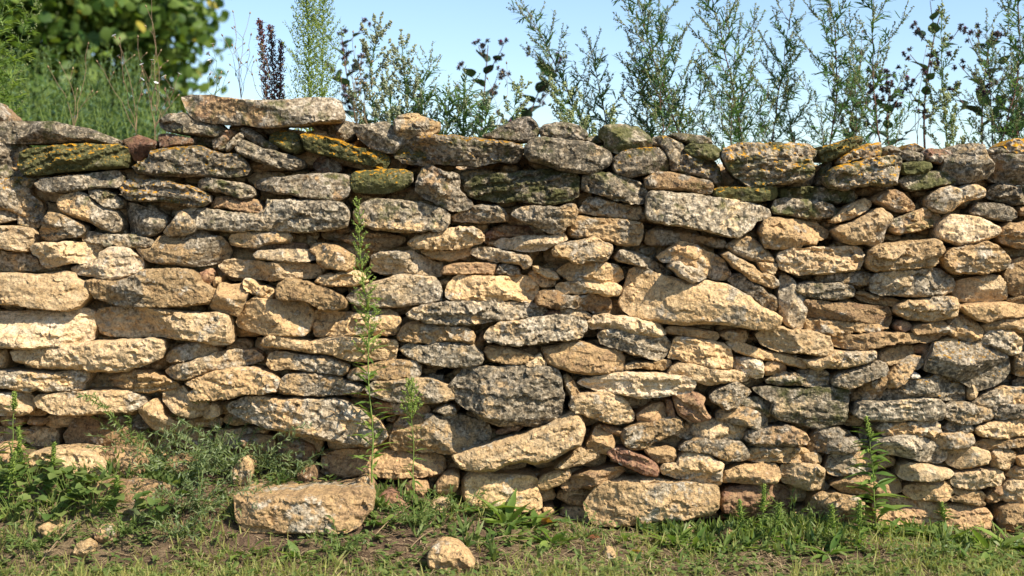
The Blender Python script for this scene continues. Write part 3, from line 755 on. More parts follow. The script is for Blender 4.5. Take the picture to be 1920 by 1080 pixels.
go 2 56,92 62,87 75,86 90,84 103,84 110,88 110,95 104,97 90,98 75,98 62,97
g 1 111,91 118,87 126,85 134,87 137,91 135,95 125,96 114,95
og 2 101,102 108,97 118,96 130,95 137,97 138,103 134,107 122,109 110,108
gc 2 138,93 142,89 155,85 170,84 184,84 184,98 172,98 158,101 145,98
c 1 138,105 145,101 160,101 172,100 184,99 184,106 172,107 155,108 143,108
og 2 0,105 2,98 10,92 25,91 30,95 28,99 38,99 45,105 40,110 28,112 12,112 2,111
D1
o 0 99,25 100,18 108,14 120,12 140,12 160,12 180,13 195,14 204,18 205,26 203,31 195,33 180,34 165,35 150,34 135,31 120,33 108,32
o -1 32,0 45,-2 58,0 62,8 58,16 50,19 42,15 34,8
o -2 62,6 72,2 84,4 92,8 95,14 88,19 76,20 66,16
D2
c 1 111,38 115,33 122,30 130,28 138,27 140,32 136,36 130,40 120,44 114,44
o 2 132,44 138,37 145,33 158,30 170,27 182,26 186,30 178,36 165,39 155,42 145,46 138,48
c 2 48,36 55,29 65,29 75,32 90,32 105,33 111,36 112,44 114,52 115,60 105,62 85,62 65,60 52,58 48,48
oc 3 24,44 28,37 33,32 40,30 45,32 45,38 42,45 37,50 30,47
ro 1 0,40 8,36 18,38 20,44 14,50 2,50
co 1 126,26 132,20 140,14 148,9 158,9 164,12 163,17 155,20 145,23 135,26
D3
dg 3 60,10 65,5 75,2 85,1 95,3 105,3 112,5 117,9 120,14 119,18 112,20 100,19 90,15 80,13 68,12
go 2 118,20 121,11 130,9 145,9 160,10 170,12 178,15 179,20 175,22 160,21 145,21 130,21
ro 3 0,14 4,10 10,9 20,12 30,16 36,20 42,25 44,30 42,33 35,32 25,29 15,24 5,20
r 1 31,11 34,7 40,8 50,8 56,10 58,16 56,20 50,21 42,21 36,17
co 3 44,28 47,23 58,22 60,17 66,14 75,14 85,16 92,20 97,23 96,30 95,40 90,41 78,39 68,36 55,34 46,31
oc 2 97,37 100,30 108,26 118,24 130,23 140,23 144,26 145,33 142,38 130,39 115,39 100,38
c 3 146,32 149,25 155,23 168,23 178,24 183,28 184,42 180,46 172,46 160,43 150,39
c 4 -20,60 -15,50 -8,42 0,40 15,40 35,40 55,40 65,38 80,40 92,41 93,50 92,60 88,65 75,67 60,70 45,71 30,73 15,75 0,76 -14,74
c 1 0,38 8,36 20,36 35,35 50,36 58,38 45,39.5 20,39.5
r 0 94,50 100,42 115,41 130,40 142,40 150,43 156,50 155,60 148,68 130,70 110,68 96,62
D4
gd 4 53,10 57,4 68,1 80,-1 95,0 105,5 115,9 119,13 118,20 112,24 100,22 85,18 72,15 60,14
co 3 117,20 120,12 130,9 140,9 150,12 151,18 147,22 135,25 125,26 118,24
c 2 152,24 154,14 158,9 168,10 174,14 175,20 173,25 165,27 157,26
o 1 -6,14 5,13 9,17 8,22 -4,22
o 2 13,25 16,17 20,14 32,13 45,13 55,15 65,17 73,20 72,24 60,26 48,28 35,31 22,32 15,30
c 3 76,34 78,25 84,22 95,23 108,26 118,28 122,31 115,35 105,37 92,37 80,36
c 3 118,37 122,31 132,29 145,29 155,27 162,29 163,35 160,40 148,42 138,44 128,43 120,41
c 1 165,32 168,27 175,25 184,24 184,35 172,35
c 1 175,18 184,14 184,24 177,24
c 2 18,41 25,37 35,33 50,31 62,31 72,33 78,40 79,47 70,49 55,49 40,48 28,47
c 2 79,46 82,42 95,39 108,38 116,38 119,44 117,50 112,54 102,53 88,52 82,50
c 1 117,46 122,43 135,45 145,46 149,50 147,54 138,52 125,50
c 2 116,52 122,50 135,52 147,55 148,58 138,57 122,54
o 1 148,50 152,44 158,40 162,42 163,52 155,55 149,54
c 2 161,47 164,40 170,36 184,35 184,54 172,55 163,54
c 2 0,60 3,53 10,48 25,48 38,50 45,55 44,66 35,72 20,74 4,72
rc 1 54,58 60,52 75,50 90,52 105,55 120,56 135,58 148,60 152,66 150,76 130,78 110,80 85,80 65,78 56,72
c 2 158,70 160,62 168,57 184,56 184,82 172,84 162,82
"""
TX = {'0': 0, '1': 380, '2': 760, '3': 1140, '4': 1520}
TY = {'A': 160, 'B': 380, 'C': 600, 'D': 820}
TOP_LINE = [(-900, 250), (0, 232), (110, 236), (220, 268), (300, 255), (345, 195), (640, 195), (655, 240), (700, 240), (800, 225), (830, 265), (960, 268), (1030, 240), (1120, 262), (1200, 245), (1400, 280), (1560, 280), (1920, 285), (2800, 270)]
def wall_top(x):
    px = 960 + x * 500
    return CAM_H - (float(np.interp(px, [a for a, _ in TOP_LINE], [b for _, b in TOP_LINE])) - HOR) / 500.0

wall = empty('dry_stone_wall', (0, 0, 0), 'old dry stone wall of weathered cream and grey limestone slabs', 'wall')
wall['kind'] = 'thing'
STONES = []
def build_wall():
    tx = ty = 0
    k = 0
    for line in WALL_DATA.strip().split('\n'):
        w = line.split()
        if len(w) == 1:
            tx, ty = TX[w[0][1]], TY[w[0][0]]
            continue
        code, dep = w[0], float(w[1])
        poly = []
        r = random.Random(k)
        for q in w[2:]:
            a, b = q.split(',')
            a = tx + float(a) / 0.45; b = ty + float(b) / 0.45
            if a < -4: a = a * r.uniform(2.0, 4.0)          # stones cut by the frame go on beyond it
            if a > 1924: a = 1920 + (a - 1920) * r.uniform(2.5, 5.0)
            poly.append((a, b))
        k += 1
        cy = np.mean([p[1] for p in poly])
        y = 0.03 - dep * 0.016 + r.uniform(-0.014, 0.014)
        # the wall leans back a little towards its top
        o = place_stone('stone', poly, code, y, k * 7 + 1, wall, back=r.uniform(0.20, 0.29) if dep > -1 else 0.18, weather=float(np.clip((470 - cy) / 130, 0, 1)))
        STONES.append(o)
build_wall()

def random_outline(rng, w, h):
    n = rng.randint(7, 10)
    return [((w * 0.5 * (abs(math.cos(a)) ** 0.6) * math.copysign(1, math.cos(a))) * rng.uniform(.86, 1.04), (h * 0.5 * (abs(math.sin(a)) ** 0.6) * math.copysign(1, math.sin(a))) * rng.uniform(.82, 1.04)) for a in [2 * math.pi * (i + rng.uniform(-.25, .25)) / n for i in range(n)]]

def courses(name, x0, x1, yf, hmin, hmax, drop, seed, colour, spacing, jit=0.02, gap=0.008, zbase=None, keep=1.0):
    """packed courses of stones joined in one mesh (fill behind the face, and the wall beyond the frame)"""
    rng = random.Random(seed); V = []; F = []
    z = 0.0 if zbase is None else zbase
    k = 0
    while z < 1.62:
        h = rng.uniform(hmin, hmax); x = x0
        while x < x1:
            w = rng.uniform(1.4, 3.2) * h
            xc, zc = x + w / 2, z + h / 2 + rng.uniform(-.012, .012)
            if rng.random() < keep and x + w < x1 + 0.03 and zc + h * 0.5 < wall_top(xc) - drop and zc > ground_z(xc, -0.02) - 0.12:
                k += 1
                v, f = stone_geometry(random_outline(rng, w - gap, h - gap), seed * 50 + k, back=0.2, spacing=spacing)
                yy = yf + rng.uniform(-jit, jit); o = len(V)
                t = rng.uniform(-.10, .10); ca, sa = math.cos(t), math.sin(t)
                V += [(xc + a * ca - c * sa, yy + b, zc + a * sa + c * ca) for a, b, c in v]
                F += [tuple(i + o for i in q) for q in f]
            x += w
        z += h
    ob = link(name, mesh_from(name, V, F, M['stone'], smooth=False), wall)
    ob.color = colour
    tag(ob, kind='stuff')
    return ob
courses('rubble_fill', -2.1, 2.1, 0.135, 0.05, 0.10, 0.045, 5, (.58, .30, .05, 0), 0.016, 0.02, 0.004)
courses('rubble_fill', -2.1, 2.1, 0.24, 0.05, 0.10, 0.035, 6, (.58, .50, .2, 0), 0.02, 0.02, -0.02, 0.98)
courses('rubble_fill', -2.1, 2.1, 0.33, 0.05, 0.09, 0.03, 16, (.58, .50, .2, 0), 0.02, 0.02, -0.025, 1.02)
courses('stone_courses', -3.3, -2.03, 0.0, 0.06, 0.14, 0.02, 8, (.42, .42, .1, 0), 0.012, 0.02, 0.006)
courses('stone_courses', 2.03, 3.3, 0.0, 0.06, 0.14, 0.02, 9, (.42, .36, .1, 0), 0.012, 0.02, 0.006)
courses('stone_chips', -2.1, 2.1, 0.10, 0.022, 0.045, 0.05, 21, (.55, .25, .05, 0), 0.009, 0.02, 0.004, None, 0.30)

# ------------------------------------------------------------------ loose stones on the ground
def loose(name, tile, pts, code, y, seed, label, back=0.2, sink=0.0, cat='stone', **kw):
    tx, ty = TX[tile[1]], TY[tile[0]]
    poly = [(tx + float(q.split(',')[0]) / .45, ty + float(q.split(',')[1]) / .45) for q in pts.split()]
    o = place_stone(name, poly, code, y, seed, None, back=back, **kw)
    zmin = min((o.rotation_euler.to_matrix() @ v.co).z for v in o.data.vertices) + o.location.z
    drop = ground_z(o.location.x, y + back * .4) - 0.018 - zmin          # bedded in the soil
    if drop < 0: o.location.z += drop
    return tag(o, label, cat, None)
loose('stone_block', 'D1', '25,50 36,51 60,51 85,50 110,51 130,47 141,48 143,52 142,63 136,68 133,75 121,80 100,80 75,80 50,80 33,78 28,68', 'o', -0.36, 901, 'big flat topped golden stone block lying by itself before the wall', back=0.34, relief=0.7, flat=True)
loose('fallen_stone', 'D0', '22,20 26,14 40,11 60,11 75,14 85,19 88,25 89,31 82,35 70,40 50,40 34,36', 'c', -0.16, 902, 'pale broken slab half buried in round leaved weeds beside a smooth tan stone', back=0.2)
loose('fallen_stone', 'D0', '83,14 90,10 100,9 112,11 120,15 123,20 124,28 118,34 105,37 94,36 88,30 85,22', 'o', -0.12, 903, 'smooth tan stone with a straw lying across it', back=0.16, rough=0.5)
loose('fallen_stone', 'D0', '76,42 85,37 100,38 115,37 130,40 142,45 145,53 135,60 115,62 95,60 80,54', 'o', -0.24, 904, 'crumbly ochre stone sunk in the soil below the smooth tan stone', back=0.14)
loose('fallen_stone', 'D0', '138,25 142,18 150,17 158,20 160,30 156,40 145,42 139,36', 'oc', -0.10, 905, 'orange ochre stone among silvery weeds', back=0.14)
loose('fallen_stone', 'D0', '-12,8 0,6 5,6 12,14 10,24 4,32 -12,34', 'or', -0.10, 906, 'reddish ochre stone under the green seedling at the bank top', back=0.14)
loose('fallen_stone', 'D1', '25,22 30,14 36,12 42,16 41,26 36,34 27,34', 'c', -0.10, 907, 'small pale wedge shaped stone among silvery weeds', back=0.12)
loose('fallen_stone', 'D1', '80,22 88,16 93,17 95,24 93,32 84,33', 'o', -0.06, 908, 'small ochre stone behind the big flat topped block', back=0.12)
loose('fallen_stone', 'D1', '131,36 138,33 143,40 146,48 145,56 137,54', 'o', -0.14, 909, 'rough brown stone chip leaning on the end of the big flat topped block', back=0.12)
loose('fallen_stone', 'D1', '145,55 152,47 158,45 165,50 172,56 170,66 158,72 147,69', 'or', -0.15, 910, 'jagged rusty stone at the root of the tallest green weed', back=0.14)
loose('boulder', 'D2', '18,90 22,82 29,78 37,79 46,82 53,88 59,94 57,99 50,103 38,104 27,103 21,99', 'co', -0.56, 911, 'pale pointed boulder alone on the soil in the grass', back=0.13)
loose('pebble', 'D0', '62,96 65,90 71,87 77,91 78,97 74,102 66,102', 'o', -0.50, 912, 'golden stone lump lying on bare soil', back=0.06)
loose('pebble', 'D0', '33,74 38,71 45,73 51,77 50,83 38,83', 'oc', -0.42, 913, 'flat orange stone in the grass under the round leaved weeds', back=0.06)
loose('pebble', 'D0', '81,80 86,75 93,76 97,82 96,89 84,89', 'r', -0.42, 914, 'brick red stone lump in the grass', back=0.06)
loose('pebble', 'D3', '97,77 103,70 109,76 109,81 98,82', 'co', -0.20, 915, 'small pointed stone beside the leafy weeds under the red brown wall stone', back=0.06)
loose('pebble', 'D3', '54,76 58,70 68,69 73,73 73,80 56,81', 'c', -0.10, 916, 'rounded pale stone at the foot of the long base block', back=0.07)
loose('pebble', 'D2', '168,86 171,81 176,82 178,88 174,92 169,91', 'o', -0.42, 917, 'little ochre pebble in the grass before the long base block', back=0.04)
loose('pebble', 'D2', '21,55 28,49 35,50 37,56 36,62 24,62', 'c', -0.12, 918, 'small cream stone under the upright brown stone', back=0.07)

# ------------------------------------------------------------------ foliage helpers
class Leaves:
    """many leaf blades collected as arrays, built as one mesh"""
    SH = {'lance': (.12, .5, .36, .02), 'linear': (.34, .5, .40, .04), 'oval': (.16, .5, .46, .04), 'petal': (.10, .34, .5, .25)}
    def __init__(s): s.r = []
    def add(s, base, d, n, L, W, curl=0.0, tint=0.5):
        s.r.append((base[0], base[1], base[2], d[0], d[1], d[2], n[0], n[1], n[2], L, W, curl, tint))
    def build(s, shape='lance', fold=0.15):
        A = np.array(s.r, dtype=np.float64)
        B, D, Nn, L, W, C, T = A[:, 0:3], A[:, 3:6], A[:, 6:9], A[:, 9:10], A[:, 10:11], A[:, 11:12], A[:, 12]
        D = D / (np.linalg.norm(D, axis=1, keepdims=True) + 1e-9)
        S = np.cross(D, Nn); S /= (np.linalg.norm(S, axis=1, keepdims=True) + 1e-9)
        U = np.cross(S, D)
        us = (0.0, .33, .70, 1.0); ws = s.SH[shape]
        cols = []
        for u, w in zip(us, ws):
            mid = B + D * (L * u) - U * (C * L * u * u)
            for sg in (-1, 1):
                cols.append(mid + S * (W * w * sg) + U * (W * w * fold))
        V = np.stack(cols, 1).reshape(-1, 3)
        n = len(A); base = (np.arange(n) * 8)[:, None]
        F = np.concatenate([base + np.array([[0, 1, 3, 2]]), base + np.array([[2, 3, 5, 4]]), base + np.array([[4, 5, 7, 6]])], 0)
        return V, F, np.repeat(T, 8)

class Blobs:
    """small pointed buds (octahedra)"""
    def __init__(s): s.r = []
    def add(s, c, d, L, W, tint=.5): s.r.append((*c, *d, L, W, tint))
    def build(s):
        A = np.array(s.r); C, D, L, W, T = A[:, 0:3], A[:, 3:6], A[:, 6:7], A[:, 7:8], A[:, 8]
        D = D / (np.linalg.norm(D, axis=1, keepdims=True) + 1e-9)
        ref = np.where(np.abs(D[:, 2:3]) < .9, np.array([[0, 0, 1.0]]), np.array([[1.0, 0, 0]]))
        X = np.cross(D, ref); X /= np.linalg.norm(X, axis=1, keepdims=True); Y = np.cross(D, X)
        V = np.stack([C - D * L * .5, C + X * W * .5, C + Y * W * .5, C - X * W * .5, C - Y * W * .5, C + D * L * .5], 1).reshape(-1, 3)
        b = (np.arange(len(A)) * 6)[:, None]
        t = [(0, 2, 1), (0, 3, 2), (0, 4, 3), (0, 1, 4), (5, 1, 2), (5, 2, 3), (5, 3, 4), (5, 4, 1)]
        F = np.concatenate([b + np.array([q]) for q in t], 0)
        return V, F, np.repeat(T, 6)

class Tubes:
    def __init__(s, sides=5): s.V = []; s.F = []; s.k = sides
    def add(s, pts, r0, r1):
        pts = [Vector(p) for p in pts]; n = len(pts); o = len(s.V)
        for i, p in enumerate(pts):
            t = (pts[min(i + 1, n - 1)] - pts[max(i - 1, 0)]).normalized()
            x = t.orthogonal().normalized(); y = t.cross(x)
            r = r0 + (r1 - r0) * i / max(1, n - 1)
            for j in range(s.k):
                a = 2 * math.pi * j / s.k
                s.V.append(p + (x * math.cos(a) + y * math.sin(a)) * r)
        for i in range(n - 1):
            for j in range(s.k):
                j2 = (j + 1) % s.k
                s.F.append((o + i * s.k + j, o + i * s.k + j2, o + (i + 1) * s.k + j2, o + (i + 1) * s.k + j))

def part(name, acc, mat, root, shape='lance', kind=None, fold=0.15):
    if isinstance(acc, Tubes):
        if not acc.V: return None
        V = np.array([tuple(v) for v in acc.V]); F = np.array(acc.F); T = None
    else:
        if not acc.r: return None
        V, F, T = acc.build(shape, fold) if isinstance(acc, Leaves) else acc.build()
    loc = np.array(root.location) if root else np.zeros(3)
    o = link(name, mesh_from(name, V - loc, F, mat, T), root)
    if kind: o['kind'] = kind
    return o

UP = Vector((0, 0, 1))
def curve(p0, p1, bend, n=10):
    p0, p1, bend = Vector(p0), Vector(p1), Vector(bend)
    return [p0.lerp(p1, i / n) + bend * (4 * (i / n) * (1 - i / n)) for i in range(n + 1)]
def at(pts, s):
    f = max(0, min(0.9999, s)) * (len(pts) - 1); i = int(f)
    return pts[i].lerp(pts[i + 1], f - i)
def rvec(rng): return Vector((rng.gauss(0, 1), rng.gauss(0, 1), rng.gauss(0, 1))).normalized()

def mugwort(label, base, tip, y, seed, nbr=26, blen=0.22, leaf=0.045, bud=1.0, red=True, budmat='mugbud', leafmat='mug', s0=0.04, lobes=4, rise=0.9, group=None, name='mugwort_plant'):
    """tall branching herb: narrow cut leaves, ascending side shoots that end in spikes of small buds"""
    rng = random.Random(seed)
    xb = PX(*base, y)
    root = Vector((xb.x, y, ground_z(xb.x, y) - 0.01)); t = PX(*tip, y); t.y += rng.uniform(-.05, .05)
    e = empty(name, root, label, 'plant', group)
    st, lv, bd = Tubes(5), Leaves(), Blobs()
    fat = 1.5 if bud > 1.3 else 1.0
    H = (t - root).length
    main = curve(root, t, (rng.uniform(-.11, .11) * H, rng.uniform(-.02, .02), 0), 14)
    for q in range(3, 14): main[q] = main[q] + Vector((rng.uniform(-.004, .004), 0, 0))
    st.add(main, 0.0042 if H > .6 else 0.003, 0.0010)
    def leafset(p, d, L):
        n = rvec(rng); n = (n * .5 + UP).normalized()
        side = d.cross(n).normalized()
        tn = rng.random()
        lv.add(p, d, n, L, L * .13, rng.uniform(.0, .35), tn)
        for q in range(lobes // 2):
            f = 0.25 + 0.32 * q
            for sg in (-1, 1):
                lv.add(p + d * L * f, d * .75 + side * sg * .7, n, L * rng.uniform(.45, .7), L * .11, rng.uniform(0, .3), tn)
    def shoot(p, d, L, r, spike):
        q = p + d * L; pts = curve(p, q, (0, 0, -L * .06), 5)
        st.add(pts, r, 0.0006)
        if L > .12:
            for f in (.38, .66):
                v = rvec(rng); shoot(at(pts, f), (d + v * .75 + UP * .35).normalized(), L * rng.uniform(.28, .45), r * .7, spike * .8)
        steps = max(4, int(L / 0.016))
        for i in range(steps):
            s = (i + .6) / steps; pp = at(pts, s); dd = (at(pts, s + .03) - at(pts, s - .03)).normalized()
            out = rvec(rng); out = (out - dd * out.dot(dd)).normalized()
            if s < spike or bud == 0:
                if i % 3 != 2: leafset(pp, (dd * .6 + out * .9 + UP * .1).normalized(), leaf * rng.uniform(.6, 1.15) * (1 - .45 * s))
            else:
                for k in range(int(3 + 4 * bud)):
                    o2 = rvec(rng)
                    bd.add(pp + o2 * .0078 * fat * rng.uniform(.3, 1.3) * (1.25 - .7 * s) + dd * rng.uniform(-.008, .008), o2 + dd, fat * rng.uniform(.0058, .0090), fat * rng.uniform(.0042, .0062), rng.random())
                if rng.random() < .55: lv.add(pp, (dd + out).normalized(), UP, leaf * .36, leaf * .05, .1, rng.random())
    ga = rng.uniform(0, 6.28)
    for i in range(nbr):
        s = s0 + (0.97 - s0) * (i / nbr)
        ga += 2.4 + rng.uniform(-.3, .3)
        p = at(main, s); dd = (at(main, s + .04) - at(main, s - .04)).normalized()
        d = (Vector((math.cos(ga), math.sin(ga) * .8, 0)) * .75 + dd * rise).normalized()
        L = blen * (1 - .62 * max(0, s - .2)) * rng.uniform(.65, 1.15)
        shoot(p, d, L, .0015, .42 if s > .35 else .75)
        if s < .85: leafset(p, (d * .8 - UP * .25).normalized(), leaf * 1.35)
    shoot(at(main, .93), (main[-1] - main[-2]).normalized(), blen * .55, .001, .15)
    part('stem', st, M['redstem'] if red else M['stem'], e)
    part('foliage', lv, M[leafmat], e, 'linear', 'stuff')
    part('flower_buds', bd, M[budmat], e, kind='stuff')
    return e

def burdock(label, base, tip, y, seed, nbr=7, leaf=.10, heads=4, group=None):
    """dark branching stalk with broad leaves and clusters of round burs"""
    rng = random.Random(seed); xb = PX(*base, y)
    root = Vector((xb.x, y, ground_z(xb.x, y) - .01)); t = PX(*tip, y)
    e = empty('burdock_plant', root, label, 'plant', group)
    st, fl, bu = Tubes(6), Blobs(), Leaves()
    main = curve(root, t, (rng.uniform(-.05, .05), 0, 0), 12); st.add(main, .006, .0022)
    LV = []
    def head(p):
        for k in range(heads):
            c = p + rvec(rng) * .026
            for q in range(26):
                v = rvec(rng); bu.add(c, v, rvec(rng), rng.uniform(.012, .019), .0050, 0.15, rng.random())
            if rng.random() < .45:
                for q in range(7):
                    v = (rvec(rng) * .5 + UP).normalized(); fl.add(c + v * .010, v, .010, .0035, rng.random())
    for i in range(nbr):
        s = .42 + .55 * i / nbr; a = i * 2.4 + rng.uniform(-.4, .4)
        p = at(main, s); d = (Vector((math.cos(a), math.sin(a) * .6, 0)) * .8 + UP * .75).normalized(); L = rng.uniform(.10, .22)
        pts = curve(p, p + d * L, (0, 0, -L * .08), 5); st.add(pts, .0028, .0014)
        head(pts[-1])
        if rng.random() < .6: head(at(pts, .6) + UP * .01)
        LV.append((p, (d * .8 - UP * .1).normalized(), leaf * rng.uniform(.7, 1.2) * (1.2 - .6 * s)))
        LV.append((at(pts, .5), (d + rvec(rng) * .6).normalized(), leaf * rng.uniform(.4, .7)))
    head(main[-1])
    part('stem', st, M['redstem'], e)
    for p, d, L in LV: leaf_object('leaf', e, 'burdock', p, d, L, rng, 'oval', .78)
    part('burs', bu, M['bur'], e, 'linear', 'stuff')
    part('bur_flowers', fl, M['burpurple'], e, kind='stuff')
    return e

LEAF_MESH = {}
def leaf_mesh(matn, shape, wide, var):
    """single leaf with midrib fold and curl, 1 m long along +y, shared by all copies"""
    k = (matn, shape, wide, var)
    if k in LEAF_MESH: return LEAF_MESH[k]
    rng = random.Random(hash((shape, wide)) % 1000 + var * 17 if False else var * 17 + int(wide * 100))
    us = (0, .08, .22, .42, .62, .82, 1.0)
    prof = {'lance': (.06, .18, .62, 1.0, .82, .42, .0), 'oval': (.10, .62, 1.0, .98, .80, .46, .0), 'lobed': (.10, .55, .95, .62, 1.0, .55, .0), 'round': (.2, .85, 1.05, 1.05, .95, .62, .12)}[shape]
    V = []; F = []; T = []
    curl = rng.uniform(.10, .38); tw = rng.uniform(-.25, .25); tint = (.1, .4, .65, .95)[var % 4]
    for u, w in zip(us, prof):
        z = -curl * u * u
        for q in (-1, 0, 1):
            ww = w * wide * .5
            V.append((q * ww * (1 + .08 * rng.uniform(-1, 1)), u, z + (abs(q) * ww * .32) + q * ww * tw + (rng.uniform(-.02, .02) if q else 0))); T.append(min(1, max(0, tint + (-.12 if q == 0 else .05))))
    for i in range(len(us) - 1):
        for q in range(2):
            a = i * 3 + q; F.append((a, a + 1, a + 4, a + 3))
    me = mesh_from('leaf', V, F, M[matn], T); LEAF_MESH[k] = me
    return me
def leaf_object(name, parent, matn, p, d, L, rng, shape='lance', wide=.2, nrm=None):
    d = Vector(d).normalized(); n = nrm or (UP + rvec(rng) * .35)
    s = d.cross(n)
    if s.length < 1e-3: s = d.orthogonal()
    s.normalize(); n = s.cross(d)
    o = link(name, leaf_mesh(matn, shape, wide, rng.randint(0, 5)), parent)
    m = Matrix((s, d, n)).transposed().to_4x4() @ Matrix.Diagonal((L, L, L, 1))
    m.translation = Vector(p) - Vector(parent.location)
    o.matrix_local = m
    return o

def horseweed(label, base, tip, y, seed, top=.30, nleaf=34, L=.075, bends=0.0, root=None, wide=.15, group=None, ground=True, plume=1.0):
    """one straight green stem, drooping narrow leaves all the way up, a loose plume of tiny buds on top"""
    rng = random.Random(seed)
    b = root or PX(*base, y)
    t = PX(*tip, b.y) if not isinstance(tip, Vector) else tip
    e = empty('green_weed', b, label, 'plant', group)
    st, bd, lv = Tubes(6), Blobs(), Leaves()
    main = curve(b, t, (bends, 0, 0), 14); H = (t - b).length
    for q in range(2, 14): main[q] = main[q] + Vector((math.sin(q * 1.1 + seed) * .005 * H, math.cos(q * .9 + seed) * .005 * H, 0))
    st.add(main, .0034 if H > .5 else .0024, .0010)
    a = rng.uniform(0, 6)
    for i in range(nleaf):
        s = min(.97, max(.01, .03 + (.97 - top * .5) * (i + rng.uniform(-.8, .8)) / nleaf)); a += 2.4 + rng.uniform(-.7, .7)
        if rng.random() < .10: continue
        p = at(main, s); d = Vector((math.cos(a), math.sin(a), rng.uniform(.0, .75)))
        k = L * rng.uniform(.75, 1.15) * (1.05 - .62 * s)
        leaf_object('leaf', e, 'horse', p, d, k, rng, 'lance', wide)
    nb = int(40 * max(.25, top * 2.6))
    for i in range(nb):
        s = 1 - top + top * i / nb; a += 2.4
        p = at(main, s); l = (.062 * (1 - (s - 1 + top) / top) ** .7 + .012) * min(1.0, H / .5) * plume
        d = (Vector((math.cos(a), math.sin(a), 0)) * .7 + UP * .75).normalized()
        st.add([p, p + d * l], .0009, .0005)
        for q in range(int(5 + l * 260)):
            f = rng.uniform(.25, 1.05); v = rvec(rng)
            bd.add(p + d * l * f + v * .0045, v + UP, rng.uniform(.0055, .009), .0048, rng.random())
        lv.add(p, (d + Vector((0, 0, -.3))).normalized(), UP, .05 * (1.35 - s), .005, .2, rng.random())
    part('stem', st, M['stem'], e)
    part('flower_buds', bd, M['horsebud'], e, kind='stuff')
    part('bracts', lv, M['horse'], e, 'linear', 'stuff')
    return e

def plume(label, base, tip, y, seed, width, budm, leafm, n=120, name='plume_plant', spikes=1, stemm='stem', dens=16):
    """dense upright column of tiny flowers"""
    rng = random.Random(seed); xb = PX(*base, y)
    root = Vector((xb.x, y, ground_z(xb.x, y) - .01)); t = PX(*tip, y)
    e = empty(name, root, label, 'plant')
    st, bd, lv = Tubes(5), Blobs(), Leaves()
    main = curve(root, t, (rng.uniform(-.01, .01), 0, 0), 12); st.add(main, .004, .0014)
    a = 0
    for i in range(n):
        s = .05 + .94 * i / n; a += 2.4
        p = at(main, s); w = width * rng.uniform(.7, 1.15) * (1.0 if s < .7 else 1.0 - (s - .7) * 1.9)
        d = (Vector((math.cos(a), math.sin(a), 0)) + UP * rng.uniform(.35, .8)).normalized()
        pts = [p, p + d * w * .6, p + d * w * .9 + UP * w * .35]; st.add(pts, .0010, .0005)
        for q in range(dens):
            f = rng.uniform(.2, 1.0); v = rvec(rng)
            bd.add(p + d * w * .9 * f + UP * (w * .3 * f * f) + v * .007, v + UP, rng.uniform(.006, .010), .0056, rng.random())
        for q in range(2): lv.add(p + d * w * .2 * q, (d + rvec(rng) * .4).normalized(), UP, rng.uniform(.035, .065) * (1.15 - .6 * s), .0065, .25, rng.random())
    part('stem', st, M[stemm], e); part('flower_buds', bd, M[budm], e, kind='stuff'); part('foliage', lv, M[leafm], e, 'linear', 'stuff')
    return e

def campion(label, base, tips, y, seed, flowers=2, dry=True):
    """wiry forked stalks with papery seed capsules, a few white flowers"""
    rng = random.Random(seed); xb = PX(*base, y)
    root = Vector((xb.x, y, ground_z(xb.x, y) - .01))
    e = empty('campion_plant', root, label, 'plant')
    st, cp, pt, lv = Tubes(4), Blobs(), Leaves(), Leaves()
    fork = PX(base[0], base[1] - 25, y)
    st.add(curve(root, fork, (0, 0, 0), 4), .0020, .0016)
    nf = 0
    for tp in tips:
        t = PX(*tp, y); t.y += rng.uniform(-.06, .06)
        pts = curve(fork, t, (rng.uniform(-.03, .03), 0, 0), 7)
        for q in range(1, 7): pts[q] = pts[q] + Vector((rng.uniform(-.007, .007), 0, 0))
        st.add(pts, .0015, .0009)
        ends = [(t, (pts[-1] - pts[-2]).normalized())]
        for q in (3, 5):
            if rng.random() < .8:
                d = (UP + Vector((rng.uniform(-1.1, 1.1), rng.uniform(-.5, .5), 0))).normalized(); z = pts[q] + d * rng.uniform(.03, .07)
                st.add([pts[q], pts[q].lerp(z, .5) + UP * .004, z], .0010, .0007); ends.append((z, d))
            lv.add(pts[q], rvec(rng) + UP * .3, UP, rng.uniform(.015, .032), .006, .3, rng.random())
        for z, d in ends:
            cp.add(z + d * .006, d, .017, .0080, rng.random())
            if nf < flowers and rng.random() < .6:
                nf += 1
                s = d.orthogonal().normalized(); u = d.cross(s)
                for q in range(5):
                    an = q * 1.2566; pt.add(z + d * .014, (s * math.cos(an) + u * math.sin(an)) + d * .25, d, .0105, .0085, .1, .5)
    for q in range(16):
        p = root.lerp(fork, rng.uniform(.5, 1)); lv.add(p, rvec(rng) + UP * .5, UP, rng.uniform(.02, .05), .009, .3, rng.random())
    part('stem', st, M['drystem'] if dry else M['stem'], e); part('capsules', cp, M['capsule'], e, kind='stuff')
    part('petals', pt, M['petal'], e, 'petal', 'stuff'); part('foliage', lv, M['mug'], e, 'lance', 'stuff')
    return e

